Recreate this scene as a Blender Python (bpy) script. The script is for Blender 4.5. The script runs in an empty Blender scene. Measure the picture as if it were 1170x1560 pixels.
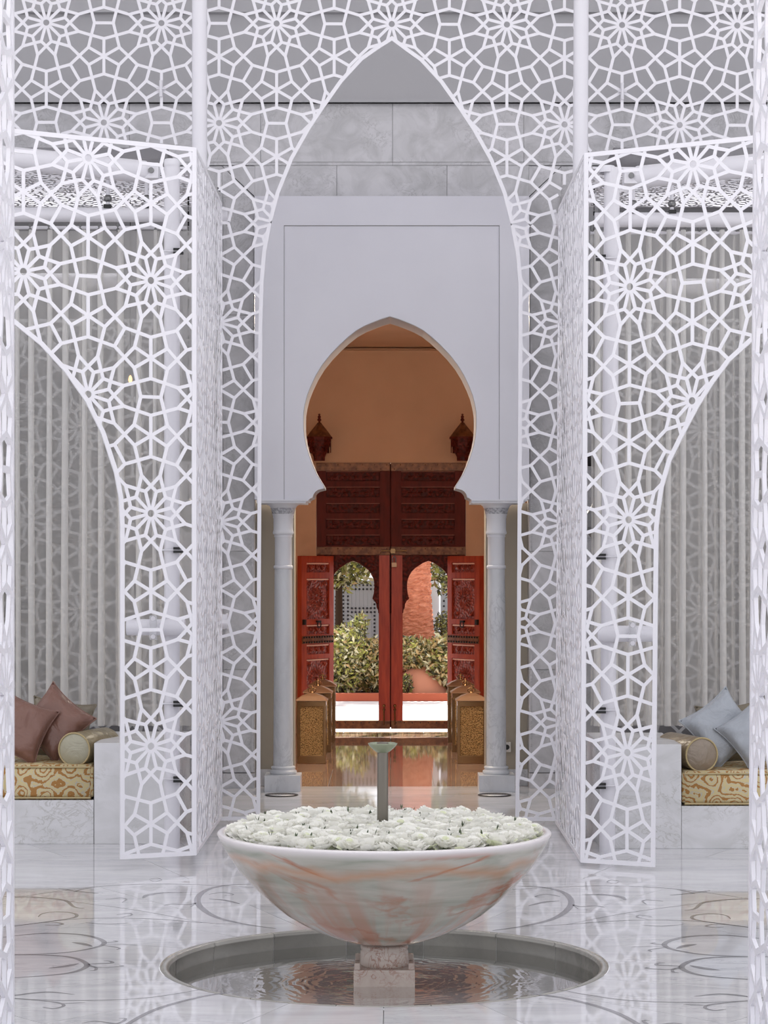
import bpy, bmesh, math, random
from mathutils import Vector, Matrix
random.seed(7)
PI = math.pi
C = bpy.context.scene.collection
# ------------------------------------------------------------ camera, world, sun, exposure
FPX, VX, VY, CH = 3400.0, 595.0, 865.0, 1.75
cd = bpy.data.cameras.new('camera'); cam = bpy.data.objects.new('camera', cd); C.objects.link(cam)
cam.location = (0, 0, CH); cam.rotation_euler = (PI/2, 0, 0)
cd.sensor_fit = 'HORIZONTAL'; cd.sensor_width = 36; cd.lens = FPX/1170*36
cd.shift_x = -(VX-585)/1170; cd.shift_y = (VY-780)/1170
cd.clip_end = 200
bpy.context.scene.camera = cam
sc = bpy.context.scene
w = bpy.data.worlds.new('sky'); sc.world = w; w.use_nodes = True
nt = w.node_tree; bg = nt.nodes['Background']
bg.inputs[0].default_value = (0.93, 0.935, 1.0, 1); bg.inputs[1].default_value = 1.0
sd = bpy.data.lights.new('sun', 'SUN'); sun = bpy.data.objects.new('sun', sd); C.objects.link(sun)
sd.energy = 9.0; sd.angle = 0.009; sd.color = (1, 0.93, 0.82)
sun.rotation_euler = Vector((-0.16, -0.42, -1.0)).to_track_quat('-Z', 'Y').to_euler()
sc.view_settings.view_transform = 'Standard'; sc.view_settings.look = 'None'
sc.view_settings.gamma = 1; sc.view_settings.use_curve_mapping = False
sc.view_settings.exposure = 0.42

fill_l = bpy.data.lights.new('court_fill', 'AREA'); sl = bpy.data.objects.new('court_fill', fill_l); C.objects.link(sl)  # overhead fill lamp added under the closed roof, brightens roses and floor
fill_l.shape = 'RECTANGLE'; fill_l.size = 4.0; fill_l.size_y = 3.2; fill_l.energy = 85; fill_l.color = (1, 1, 1); sl.location = (0, 10.2, 7.9)
# ------------------------------------------------------------ helpers
def W(px, py, Y): return Vector(((px-VX)/FPX*Y, Y, CH-(py-VY)/FPX*Y))
def WX(px, Y): return (px-VX)/FPX*Y
def WZ(py, Y): return CH-(py-VY)/FPX*Y
def FL(px, py, z=0.0):
    Y = (CH-z)*FPX/(py-VY); return Vector((WX(px, Y), Y, z))

class MB:
    def __init__(s): s.v = []; s.f = []; s.m = []; s.sm = []
    def add(s, vs, fs, mi=0, smooth=False):
        o = len(s.v); s.v += [tuple(x) for x in vs]
        for f in fs: s.f.append([o+i for i in f]); s.m.append(mi); s.sm.append(smooth)
        return s
    def box(s, x0, x1, y0, y1, z0, z1, mi=0, bev=0.0):
        if bev <= 0:
            v = [(x, y, z) for x in (x0, x1) for y in (y0, y1) for z in (z0, z1)]
            return s.add(v, [(0,1,3,2),(4,6,7,5),(0,4,5,1),(2,3,7,6),(0,2,6,4),(1,5,7,3)], mi)
        bm = bmesh.new(); bmesh.ops.create_cube(bm, size=1)
        for q in bm.verts: q.co = Vector(((x0+x1)/2+q.co.x*(x1-x0), (y0+y1)/2+q.co.y*(y1-y0), (z0+z1)/2+q.co.z*(z1-z0)))
        bmesh.ops.bevel(bm, geom=bm.edges[:]+bm.verts[:], offset=bev, segments=2, profile=0.6, affect='EDGES')
        return s.frombm(bm, mi)
    def frombm(s, bm, mi=0, smooth=False):
        bm.verts.index_update()
        s.add([q.co[:] for q in bm.verts], [[q.index for q in f.verts] for f in bm.faces], mi, smooth); bm.free(); return s
    def prism(s, pts, d, mi=0):               # pts: planar 3D polygon, d: extrusion vector
        n = len(pts); d = Vector(d); P = [Vector(p) for p in pts]
        return s.add(P+[p+d for p in P], [list(range(n))[::-1], list(range(n, 2*n))]+[(i, (i+1) % n, n+(i+1) % n, n+i) for i in range(n)], mi)
    def tube(s, a, b, r, r2=None, seg=16, mi=0, caps=True, smooth=True):
        a = Vector(a); b = Vector(b); r2 = r if r2 is None else r2
        d = (b-a).normalized(); u = d.orthogonal().normalized(); v = d.cross(u)
        vs = []
        for p, q in ((a, r), (b, r2)):
            for i in range(seg):
                t = 2*PI*i/seg; vs.append(p+u*math.cos(t)*q+v*math.sin(t)*q)
        s.add(vs, [(i, (i+1) % seg, seg+(i+1) % seg, seg+i) for i in range(seg)], mi, smooth)
        if caps: s.add(vs, [list(range(seg))[::-1], list(range(seg, 2*seg))], mi)
        return s
    def lathe(s, prof, c=(0, 0, 0), seg=32, mi=0, smooth=True, a0=0.0, a1=2*PI):   # prof: (r, z)
        full = abs(a1-a0-2*PI) < 1e-6; n = len(prof); k = seg if full else seg+1; vs = []
        for i in range(k):
            t = a0+(a1-a0)*i/seg
            for r, z in prof: vs.append((c[0]+r*math.cos(t), c[1]+r*math.sin(t), c[2]+z))
        fs = []
        for i in range(seg):
            j = (i+1) % k
            for q in range(n-1): fs.append((i*n+q, j*n+q, j*n+q+1, i*n+q+1))
        return s.add(vs, fs, mi, smooth)
    def sphere(s, c, r, seg=12, rings=8, mi=0, sc=(1, 1, 1)):
        prof = [(max(1e-4, r*math.sin(PI*i/rings))*1.0, -r*math.cos(PI*i/rings)*sc[2]) for i in range(rings+1)]
        return s.lathe(prof, c, seg, mi)

INV = {}
def T(name, loc, rz=0.0, label=None, cat=None, group=None, kind=None):
    o = bpy.data.objects.new(name, None); C.objects.link(o); o.empty_display_size = 0.1
    o.location = loc; o.rotation_euler = (0, 0, rz)
    INV[o.name] = (Matrix.Translation(Vector(loc)) @ Matrix.Rotation(rz, 4, 'Z')).inverted()
    return tag(o, label, cat, group, kind)
def tag(o, label=None, cat=None, group=None, kind=None):
    if label: o['label'] = label
    if cat: o['category'] = cat
    if group: o['group'] = group
    if kind: o['kind'] = kind
    return o
def obj(name, mb, mat, parent=None, local=False, origin=None):
    vs = mb.v; root = parent
    if parent is not None and not local and parent.name in INV:
        M = INV[parent.name]; vs = [tuple(M @ Vector(v)) for v in vs]
    if origin is not None: vs = [tuple(Vector(v)-Vector(origin)) for v in vs]
    me = bpy.data.meshes.new(name); me.from_pydata(vs, [], mb.f)
    mats = mat if isinstance(mat, (list, tuple)) else [mat]
    for m in mats: me.materials.append(m)
    me.polygons.foreach_set('material_index', mb.m); me.polygons.foreach_set('use_smooth', mb.sm)
    me.update()
    o = bpy.data.objects.new(name, me); C.objects.link(o)
    if parent is not None: o.parent = parent; INV[o.name] = INV.get(parent.name, Matrix())
    if origin is not None: o.location = origin
    return o
def recalc(o):
    bm = bmesh.new(); bm.from_mesh(o.data); bmesh.ops.recalc_face_normals(bm, faces=bm.faces); bm.to_mesh(o.data); bm.free(); return o
def copy_tree(o, parent=None):
    c = o.copy(); C.objects.link(c)
    if parent is not None: c.parent = parent
    for ch in list(o.children): copy_tree(ch, c)
    return c

# ------------------------------------------------------------ materials
def mat(name, col, rough=0.5, metal=0.0, **k):
    m = bpy.data.materials.new(name); m.use_nodes = True; b = m.node_tree.nodes['Principled BSDF']
    b.inputs['Base Color'].default_value = (*col, 1); b.inputs['Roughness'].default_value = rough; b.inputs['Metallic'].default_value = metal
    for a, v in k.items(): b.inputs[a.replace('_', ' ')].default_value = v
    return m
class NT:
    def __init__(s, m): s.t = m.node_tree; s.b = s.t.nodes['Principled BSDF']
    def n(s, ty, **k):
        q = s.t.nodes.new(ty)
        for a, v in k.items():
            if a in q.inputs.keys(): q.inputs[a].default_value = v
            else: setattr(q, a, v)
        return q
    def l(s, a, b): s.t.links.new(a, b)
    def coord(s, scale=(1, 1, 1), rot=(0, 0, 0), rnd=True, kind='Object'):
        tc = s.n('ShaderNodeTexCoord'); mp = s.n('ShaderNodeMapping'); mp.inputs['Scale'].default_value = scale; mp.inputs['Rotation'].default_value = rot
        src = tc.outputs[kind]
        if rnd:
            oi = s.n('ShaderNodeObjectInfo'); mu = s.n('ShaderNodeMath', operation='MULTIPLY'); mu.inputs[1].default_value = 37.0
            s.l(oi.outputs['Random'], mu.inputs[0]); ad = s.n('ShaderNodeVectorMath', operation='ADD'); s.l(src, ad.inputs[0]); s.l(mu.outputs[0], ad.inputs[1]); src = ad.outputs[0]
        s.l(src, mp.inputs['Vector']); return mp.outputs[0]
    def noise(s, vec, scale, detail=4, dist=0.0, rough=0.5):
        q = s.n('ShaderNodeTexNoise'); q.inputs['Scale'].default_value = scale; q.inputs['Detail'].default_value = detail
        q.inputs['Distortion'].default_value = dist; q.inputs['Roughness'].default_value = rough; s.l(vec, q.inputs['Vector']); return q.outputs['Fac']
    def ramp(s, fac, stops):
        q = s.n('ShaderNodeValToRGB'); cr = q.color_ramp
        while len(cr.elements) < len(stops): cr.elements.new(0.5)
        for e, (p, c) in zip(cr.elements, stops): e.position = p; e.color = (*c, 1) if len(c) == 3 else c
        s.l(fac, q.inputs[0]); return q.outputs[0]
    def mix(s, fac, a, b, ty='MIX'):
        q = s.n('ShaderNodeMix', data_type='RGBA', blend_type=ty)
        for sock, v in ((q.inputs[0], fac), (q.inputs[6], a), (q.inputs[7], b)):
            if hasattr(v, 'is_output'): s.l(v, sock)
            else: sock.default_value = v if not isinstance(v, tuple) else (*v, 1)
        return q.outputs[2]
    def math(s, op, a, b=None, c=None):
        q = s.n('ShaderNodeMath', operation=op)
        for i, v in enumerate((a, b, c)):
            if v is None: continue
            if hasattr(v, 'is_output'): s.l(v, q.inputs[i])
            else: q.inputs[i].default_value = v
        return q.outputs[0]
    def bump(s, h, strength=0.3, dist=0.01):
        q = s.n('ShaderNodeBump'); q.inputs['Strength'].default_value = strength; q.inputs['Distance'].default_value = dist
        s.l(h, q.inputs['Height']); s.l(q.outputs[0], s.b.inputs['Normal'])
    def col(s, c): s.l(c, s.b.inputs['Base Color'])

def marble(name, base, mid, vein, rough, scale=1.0, stretch=(1, 1, 1), amount=0.5, big=False):
    m = mat(name, base, rough); t = NT(m); v = t.coord(stretch)
    a = t.noise(v, 1.6*scale, 6, 1.2, 0.6); b = t.noise(v, 3.1*scale, 8, 2.0, 0.62)
    c1 = t.ramp(a, [(0.30, mid), (0.62, base)])
    r = t.math('ABSOLUTE', t.math('SUBTRACT', b, 0.5)); vf = t.ramp(r, [(0.0, (1, 1, 1)), (0.035, (0, 0, 0))])
    mk = t.ramp(t.noise(v, 1.3*scale, 3), [(0.46, (0, 0, 0)), (0.62, (1, 1, 1))])
    t.col(t.mix(t.math('MULTIPLY', t.math('MULTIPLY', vf, mk), min(1.0, amount*1.5)), c1, vein))
    return m
M = {}
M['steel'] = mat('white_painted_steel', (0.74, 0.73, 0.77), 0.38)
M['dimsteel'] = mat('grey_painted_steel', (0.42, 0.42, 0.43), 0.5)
M['pole'] = mat('white_tube', (0.66, 0.65, 0.69), 0.3)
M['floor'] = marble('polished_white_marble', (0.64, 0.635, 0.655), (0.50, 0.50, 0.52), (0.34, 0.34, 0.355), 0.035, 1.1, (0.6, 2.4, 1), 0.35); M['floor'].node_tree.nodes['Principled BSDF'].inputs['IOR'].default_value = 1.7
M['joint'] = mat('floor_joint', (0.22, 0.21, 0.21), 0.5)
M['walljoint'] = mat('wall_joint', (0.30, 0.295, 0.30), 0.7)
M['inlay'] = mat('grey_inlay', (0.24, 0.235, 0.25), 0.09)
M['wallmarble'] = marble('grey_wall_marble', (0.62, 0.61, 0.63), (0.46, 0.455, 0.465), (0.30, 0.295, 0.30), 0.3, 2.6, (1, 1, 1), 0.35)
M['bench'] = marble('bench_marble', (0.66, 0.655, 0.67), (0.54, 0.54, 0.54), (0.34, 0.33, 0.30), 0.25, 1.5, (1, 1, 1.6), 0.42)
M['column'] = marble('column_marble', (0.62, 0.63, 0.66), (0.50, 0.51, 0.54), (0.36, 0.37, 0.40), 0.28, 1.5, (1, 1, 0.6), 0.4)
M['pit'] = marble('pit_stone', (0.36, 0.35, 0.32), (0.27, 0.265, 0.245), (0.24, 0.24, 0.22), 0.25, 1.5, (1, 1, 1), 0.4)
M['plaster'] = mat('lavender_plaster', (0.60, 0.595, 0.65), 0.8)
M['upper'] = mat('upper_wall_grey', (0.44, 0.435, 0.45), 0.9)
M['capital'] = mat('capital_plaster', (0.66, 0.66, 0.70), 0.6)
M['jamb'] = mat('olive_grey_plaster', (0.36, 0.32, 0.26), 0.8)
M['orange'] = mat('tan_plaster', (0.60, 0.34, 0.19), 0.85)
t = NT(M['orange']); v = t.coord(rnd=False); t.col(t.ramp(t.noise(v, 1.5, 5), [(0.3, (0.56, 0.36, 0.24)), (0.7, (0.64, 0.42, 0.28))]))
t = NT(M['plaster']); v = t.coord(rnd=False); t.col(t.ramp(t.noise(v, 1.2, 5), [(0.3, (0.67, 0.665, 0.72)), (0.7, (0.72, 0.715, 0.77))]))
M['hallfloor'] = marble('hall_floor_marble', (0.30, 0.20, 0.15), (0.22, 0.13, 0.10), (0.13, 0.07, 0.05), 0.035, 1.2, (1, 1, 1), 0.4); M['hallfloor'].node_tree.nodes['Principled BSDF'].inputs['IOR'].default_value = 2.1
M['red'] = mat('red_wood', (0.30, 0.035, 0.012), 0.38)
t = NT(M['red']); v = t.coord((6, 6, 0.8)); t.col(t.ramp(t.noise(v, 5, 4), [(0.3, (0.28, 0.026, 0.008)), (0.7, (0.45, 0.062, 0.02))]))
M['darkred'] = mat('dark_red_wood', (0.085, 0.014, 0.008), 0.6, Specular_IOR_Level=0.25)
t = NT(M['darkred']); v = t.coord((5, 5, 0.8)); t.col(t.ramp(t.noise(v, 6, 4), [(0.3, (0.075, 0.009, 0.006)), (0.7, (0.13, 0.016, 0.010))]))
def carved(name, c0, c1, sc):
    m = mat(name, c1, 0.45); t = NT(m); v = t.coord()
    vo = t.n('ShaderNodeTexVoronoi', feature='SMOOTH_F1'); vo.inputs['Scale'].default_value = sc; t.l(v, vo.inputs['Vector'])
    t.col(t.ramp(vo.outputs['Distance'], [(0.1, c1), (0.6, c0)])); t.bump(t.math('MULTIPLY', vo.outputs['Distance'], -1.0), 1.0, 0.012); return m
M['carved'] = carved('carved_red_wood', (0.16, 0.015, 0.006), (0.40, 0.06, 0.03), 45)
M['darkcarved'] = carved('carved_dark_wood', (0.05, 0.006, 0.004), (0.15, 0.018, 0.012), 40); M['darkcarved'].node_tree.nodes['Principled BSDF'].inputs['Specular IOR Level'].default_value = 0.2
M['band'] = mat('studded_brown_band', (0.16, 0.065, 0.025), 0.4, 0.3)
t = NT(M['band']); v = t.coord((1, 1, 1)); t.col(t.ramp(t.noise(v, 22, 4), [(0.35, (0.10, 0.035, 0.014)), (0.65, (0.22, 0.09, 0.035))]))
M['iron'] = mat('dark_iron', (0.02, 0.018, 0.018), 0.45, 0.6)
M['brass'] = mat('aged_brass', (0.24, 0.135, 0.06), 0.22, 0.9)
M['brassroof'] = mat('copper_brass', (0.46, 0.28, 0.17), 0.35, 0.75)
M['pierced'] = mat('pierced_brass', (0.5, 0.3, 0.1), 0.35, 0.7)
t = NT(M['pierced']); v = t.coord(); vo = t.n('ShaderNodeTexVoronoi'); vo.inputs['Scale'].default_value = 105; t.l(v, vo.inputs['Vector'])
t.col(t.ramp(vo.outputs['Distance'], [(0.22, (0.03, 0.014, 0.005)), (0.52, (0.40, 0.25, 0.10))])); t.bump(vo.outputs['Distance'], 0.8, 0.006)
M['glassdish'] = mat('pale_onyx', (0.26, 0.29, 0.20), 0.08)
M['pipe'] = mat('brushed_pipe', (0.17, 0.155, 0.13), 0.3, 0.7)
M['curtain'] = mat('sheer_curtain', (0.78, 0.77, 0.75), 0.9)
t = NT(M['curtain']); tr = t.n('ShaderNodeBsdfTransparent'); tl = t.n('ShaderNodeBsdfTranslucent'); tl.inputs[0].default_value = (0.74, 0.73, 0.71, 1)
m1 = t.n('ShaderNodeMixShader'); m1.inputs[0].default_value = 0.35; t.l(t.b.outputs[0], m1.inputs[1]); t.l(tl.outputs[0], m1.inputs[2])
m2 = t.n('ShaderNodeMixShader'); m2.inputs[0].default_value = 0.40; t.l(tr.outputs[0], m2.inputs[1]); t.l(m1.outputs[0], m2.inputs[2])
t.l(m2.outputs[0], t.t.nodes['Material Output'].inputs[0])
M['curtain_fold'] = M['curtain'].copy(); M['curtain_fold'].name = 'sheer_curtain_folded_double'
[setattr(n_.inputs[0], 'default_value', 0.80) for n_ in M['curtain_fold'].node_tree.nodes if n_.type == 'MIX_SHADER' and abs(n_.inputs[0].default_value-0.40) < 1e-4]
def satin(name, c, rough=0.3):
    m = mat(name, c, rough, Sheen_Weight=0.1); t = NT(m); v = t.coord(); t.bump(t.noise(v, 7, 4, 1.4), 0.6, 0.03); return m
M['rose_satin'] = satin('rose_brown_satin', (0.20, 0.098, 0.072)); M['silver_satin'] = satin('silver_satin', (0.36, 0.385, 0.42))
M['gold_satin'] = satin('olive_gold_satin', (0.21, 0.165, 0.08)); M['beige_satin'] = satin('beige_satin', (0.20, 0.17, 0.12)); M['disc_satin'] = satin('pearl_gold_satin', (0.36, 0.34, 0.25)); M['disc_brown'] = satin('taupe_satin', (0.25, 0.20, 0.15)); M['tan_satin'] = satin('tan_satin', (0.20, 0.14, 0.07))
M['piping'] = mat('gold_piping', (0.42, 0.33, 0.17), 0.5)
M['damask'] = mat('gold_damask', (0.6, 0.5, 0.3), 0.55)
t = NT(M['damask']); v = t.coord((1, 1, 1), rnd=False)
def fade(): pass
vo = t.n('ShaderNodeTexVoronoi', feature='SMOOTH_F1'); vo.inputs['Scale'].default_value = 6.5; vo.inputs['Randomness'].default_value = 0.3; t.l(v, vo.inputs['Vector'])
rings = t.math('SINE', t.math('ADD', t.math('MULTIPLY', vo.outputs['Distance'], 52.0), t.math('MULTIPLY', t.noise(v, 9, 2, 1.5), 9.0)))
wv = t.noise(v, 26, 2, 2.5)
pat = t.math('ADD', rings, t.math('MULTIPLY', t.math('SUBTRACT', wv, 0.5), 2.4))
c = t.ramp(t.math('MULTIPLY_ADD', pat, 0.35, 0.5), [(0.0, (0.58, 0.48, 0.25)), (0.36, (0.46, 0.44, 0.38)), (0.50, (0.60, 0.50, 0.28)), (0.64, (0.36, 0.17, 0.04))]); t.col(c)
t.t.nodes[-1]; [setattr(n_.color_ramp, 'interpolation', 'CONSTANT') for n_ in t.t.nodes if n_.type == 'VALTORGB']
# onyx bowl
M['onyx'] = mat('banded_onyx', (0.6, 0.62, 0.55), 0.16)
t = NT(M['onyx']); tc = t.n('ShaderNodeTexCoord'); sp = t.n('ShaderNodeSeparateXYZ'); t.l(tc.outputs['Object'], sp.inputs[0]); X_, Y_, Z_ = sp.outputs
ob = tc.outputs['Object']
def mp(sx, sy, sz, off=0.0):
    q = t.n('ShaderNodeMapping'); q.inputs['Scale'].default_value = (sx, sy, sz); q.inputs['Location'].default_value = (off, off*0.7, off*1.3); t.l(ob, q.inputs['Vector']); return q.outputs[0]
base = t.ramp(t.noise(mp(1.0, 1.0, 8), 2.4, 7, 0.7), [(0.30, (0.29, 0.32, 0.26)), (0.5, (0.42, 0.41, 0.36)), (0.72, (0.54, 0.51, 0.46))])
# pink flames rising from the foot: noise stretched along the meridian
ang = t.math('ARCTAN2', X_, t.math('MULTIPLY', Y_, -1.0)); cmb = t.n('ShaderNodeCombineXYZ'); t.l(ang, cmb.inputs[0]); t.l(t.math('MULTIPLY', Z_, 0.45), cmb.inputs[1])
fl = t.noise(cmb.outputs[0], 3.9, 4, 0.25, 0.5)
flame = t.math('MULTIPLY', t.ramp(fl, [(0.44, (0, 0, 0)), (0.60, (1, 1, 1))]), t.ramp(Z_, [(0.16, (1, 1, 1)), (0.52, (0.0, 0.0, 0.0))]))
c1 = t.mix(t.math('MULTIPLY', flame, 0.9), base, (0.46, 0.21, 0.14))
vn = t.noise(mp(0.8, 0.8, 1.9, 3.1), 1.25, 8, 0.5, 0.5); vr = t.math('ABSOLUTE', t.math('SUBTRACT', vn, 0.5))
c2 = t.mix(t.math('MULTIPLY', t.ramp(vr, [(0.0, (1, 1, 1)), (0.018, (0, 0, 0))]), t.ramp(t.noise(mp(1, 1, 1, 11), 3.0, 3), [(0.42, (0, 0, 0)), (0.6, (0.85, 0.85, 0.85))])), c1, (0.40, 0.15, 0.08))
rimn = t.math('ABSOLUTE', t.math('SUBTRACT', t.math('ADD', Z_, t.math('MULTIPLY', t.noise(mp(1.5, 1.5, 1.5, 7), 2.2, 6), 0.14)), 0.555))
c3 = t.mix(t.math('MULTIPLY', t.ramp(rimn, [(0.0, (1, 1, 1)), (0.035, (0, 0, 0))]), 0.55), c2, (0.55, 0.26, 0.13))
c4 = t.mix(t.ramp(Z_, [(0.545, (0, 0, 0)), (0.575, (1, 1, 1))]), c3, (0.74, 0.70, 0.70)); t.col(c4)
M['pedestal'] = marble('pink_onyx', (0.50, 0.43, 0.38), (0.40, 0.32, 0.28), (0.28, 0.13, 0.09), 0.25, 4, (1, 1, 1), 0.6)
M['petal'] = mat('ivory_petal', (0.93, 0.92, 0.87), 0.6, Subsurface_Weight=0.0)
def petal(m, c):
    t = NT(m); tl = t.n('ShaderNodeBsdfTranslucent'); tl.inputs[0].default_value = (*c, 1); mx = t.n('ShaderNodeMixShader'); mx.inputs[0].default_value = 0.35
    t.l(t.b.outputs[0], mx.inputs[1]); t.l(tl.outputs[0], mx.inputs[2]); t.l(mx.outputs[0], t.t.nodes['Material Output'].inputs[0])
petal(M['petal'], (0.95, 0.95, 0.90))
M['petal2'] = mat('greenish_petal', (0.82, 0.84, 0.66), 0.6)
petal(M['petal2'], (0.8, 0.85, 0.6))
M['sprig'] = mat('dark_green_leaf', (0.05, 0.075, 0.03), 0.5)
M['water'] = mat('water', (0.92, 0.95, 0.95), 0.0, 0.0, IOR=1.33, Transmission_Weight=1.0)
t = NT(M['water']); tc = t.n('ShaderNodeTexCoord'); ln = t.n('ShaderNodeVectorMath', operation='LENGTH'); t.l(tc.outputs['Object'], ln.inputs[0])
nz = t.n('ShaderNodeTexNoise'); nz.inputs['Scale'].default_value = 5; nz.inputs['Detail'].default_value = 3; t.l(tc.outputs['Object'], nz.inputs['Vector'])
wv = t.math('SINE', t.math('ADD', t.math('MULTIPLY', ln.outputs['Value'], 120.0), t.math('MULTIPLY', nz.outputs['Fac'], 26.0)))
t.bump(t.math('MULTIPLY', wv, t.ramp(ln.outputs['Value'], [(0.12, (1, 1, 1)), (0.75, (0.04, 0.04, 0.04))])), 0.10, 0.004)
gl = t.n('ShaderNodeBsdfGlossy'); gl.inputs['Roughness'].default_value = 0.03; trn = t.n('ShaderNodeBsdfTransparent'); trn.inputs[0].default_value = (0.97, 0.97, 0.96, 1)
frs = t.n('ShaderNodeFresnel'); frs.inputs['IOR'].default_value = 1.33; mxw = t.n('ShaderNodeMixShader')
bmp = [n_ for n_ in t.t.nodes if n_.type == 'BUMP'][0]; t.l(bmp.outputs[0], gl.inputs['Normal'])
t.l(t.math('MULTIPLY', frs.outputs[0], 0.7), mxw.inputs[0]); t.l(trn.outputs[0], mxw.inputs[1]); t.l(gl.outputs[0], mxw.inputs[2]); t.l(mxw.outputs[0], t.t.nodes['Material Output'].inputs[0])
M['pavement'] = mat('pale_pavement', (0.70, 0.66, 0.66), 0.8)
M['kerb'] = mat('red_kerb', (0.40, 0.10, 0.05), 0.8)
M['trunk'] = mat('salmon_trunk', (0.62, 0.24, 0.14), 0.9)
t = NT(M['trunk']); v = t.coord((1, 1, 3)); t.col(t.ramp(t.noise(v, 9, 5), [(0.3, (0.40, 0.13, 0.07)), (0.7, (0.62, 0.26, 0.16))]))
M['gate'] = mat('blue_grey_boards', (0.42, 0.45, 0.50), 0.6)
M['stud'] = mat('black_stud', (0.015, 0.015, 0.02), 0.4)
M['salmonwall'] = mat('salmon_wall', (0.55, 0.25, 0.16), 0.9)
M['whitewall'] = mat('white_wall', (0.75, 0.75, 0.78), 0.9)
LV = [mat('leaf_olive', (0.20, 0.20, 0.06), 0.5), mat('leaf_yellow_green', (0.42, 0.46, 0.12), 0.5), mat('leaf_tan', (0.48, 0.36, 0.17), 0.5), mat('leaf_dark', (0.05, 0.06, 0.03), 0.5), mat('leaf_pale', (0.62, 0.62, 0.42), 0.5)]
M['soil'] = mat('dark_soil', (0.06, 0.035, 0.02), 0.9)
M['black'] = mat('black_rubber', (0.01, 0.01, 0.01), 0.5)
M['clear'] = mat('clear_acrylic', (0.85, 0.85, 0.87), 0.05, 0.0, Transmission_Weight=0.7)
M['silver'] = mat('tarnished_silver', (0.20, 0.20, 0.20), 0.35, 0.8)
M['plate'] = mat('white_plastic', (0.62, 0.60, 0.58), 0.4)
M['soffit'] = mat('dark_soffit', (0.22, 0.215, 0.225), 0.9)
M['ceilingwhite'] = mat('white_ceiling', (0.8, 0.8, 0.82), 0.9)
M['flame'] = mat('candle_bulb', (1, 0.6, 0.25), 0.4, Emission_Strength=2.5); M['flame'].node_tree.nodes['Principled BSDF'].inputs['Emission Color'].default_value = (1, 0.55, 0.2, 1)

# ------------------------------------------------------------ star lattice
ST = 0.7816
def pol(r, a): return (r*math.cos(math.radians(a)), r*math.sin(math.radians(a)))
_A, _B0, _B3, _Cc = pol(0.169, 15), (0.204, 0.0), pol(0.204, 30), pol(0.290, 15)
_D, _F, _H, _G, _N = (0.391, 0.107), (0.5, 0.137), (0.4185, 0.0), pol(0.4226, 30), (0.5, 0.5/math.sqrt(3))
_O = pol(0.036, 15)
BASE = [(_O, _A), (_A, _B0), (_A, _B3), (_B0, _Cc), (_B3, _Cc), (_Cc, _D), (_D, _F), (_D, _H), (_D, _G), (_G, _N), (_F, _N), (_H, (0.5, 0.0))]
STAR = []
for k in range(6):
    for mir in (1, -1):
        ca, sa = math.cos(k*PI/3), math.sin(k*PI/3)
        f = lambda p: (p[0]*ca-p[1]*mir*sa, p[0]*sa+p[1]*mir*ca)
        STAR += [(f(a), f(b)) for a, b in BASE]
def inset(poly, d):
    n = len(poly); ar = sum(poly[i][0]*poly[(i+1) % n][1]-poly[(i+1) % n][0]*poly[i][1] for i in range(n)); sg = 1 if ar > 0 else -1
    out = []
    for i in range(n):
        a, b, c = Vector(poly[i-1]), Vector(poly[i]), Vector(poly[(i+1) % n])
        d1 = (b-a).normalized(); d2 = (c-b).normalized(); n1 = Vector((-d1.y, d1.x))*sg; n2 = Vector((-d2.y, d2.x))*sg
        m = n1+n2; q = m.dot(n1)
        m = m/q if q > 0.25 else m/0.25
        out.append(tuple(b+m*d))
    return out
def inside(p, poly):
    c = False; n = len(poly); j = n-1
    for i in range(n):
        if (poly[i][1] > p[1]) != (poly[j][1] > p[1]) and p[0] < (poly[j][0]-poly[i][0])*(p[1]-poly[i][1])/(poly[j][1]-poly[i][1])+poly[i][0]: c = not c
        j = i
    return c
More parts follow.
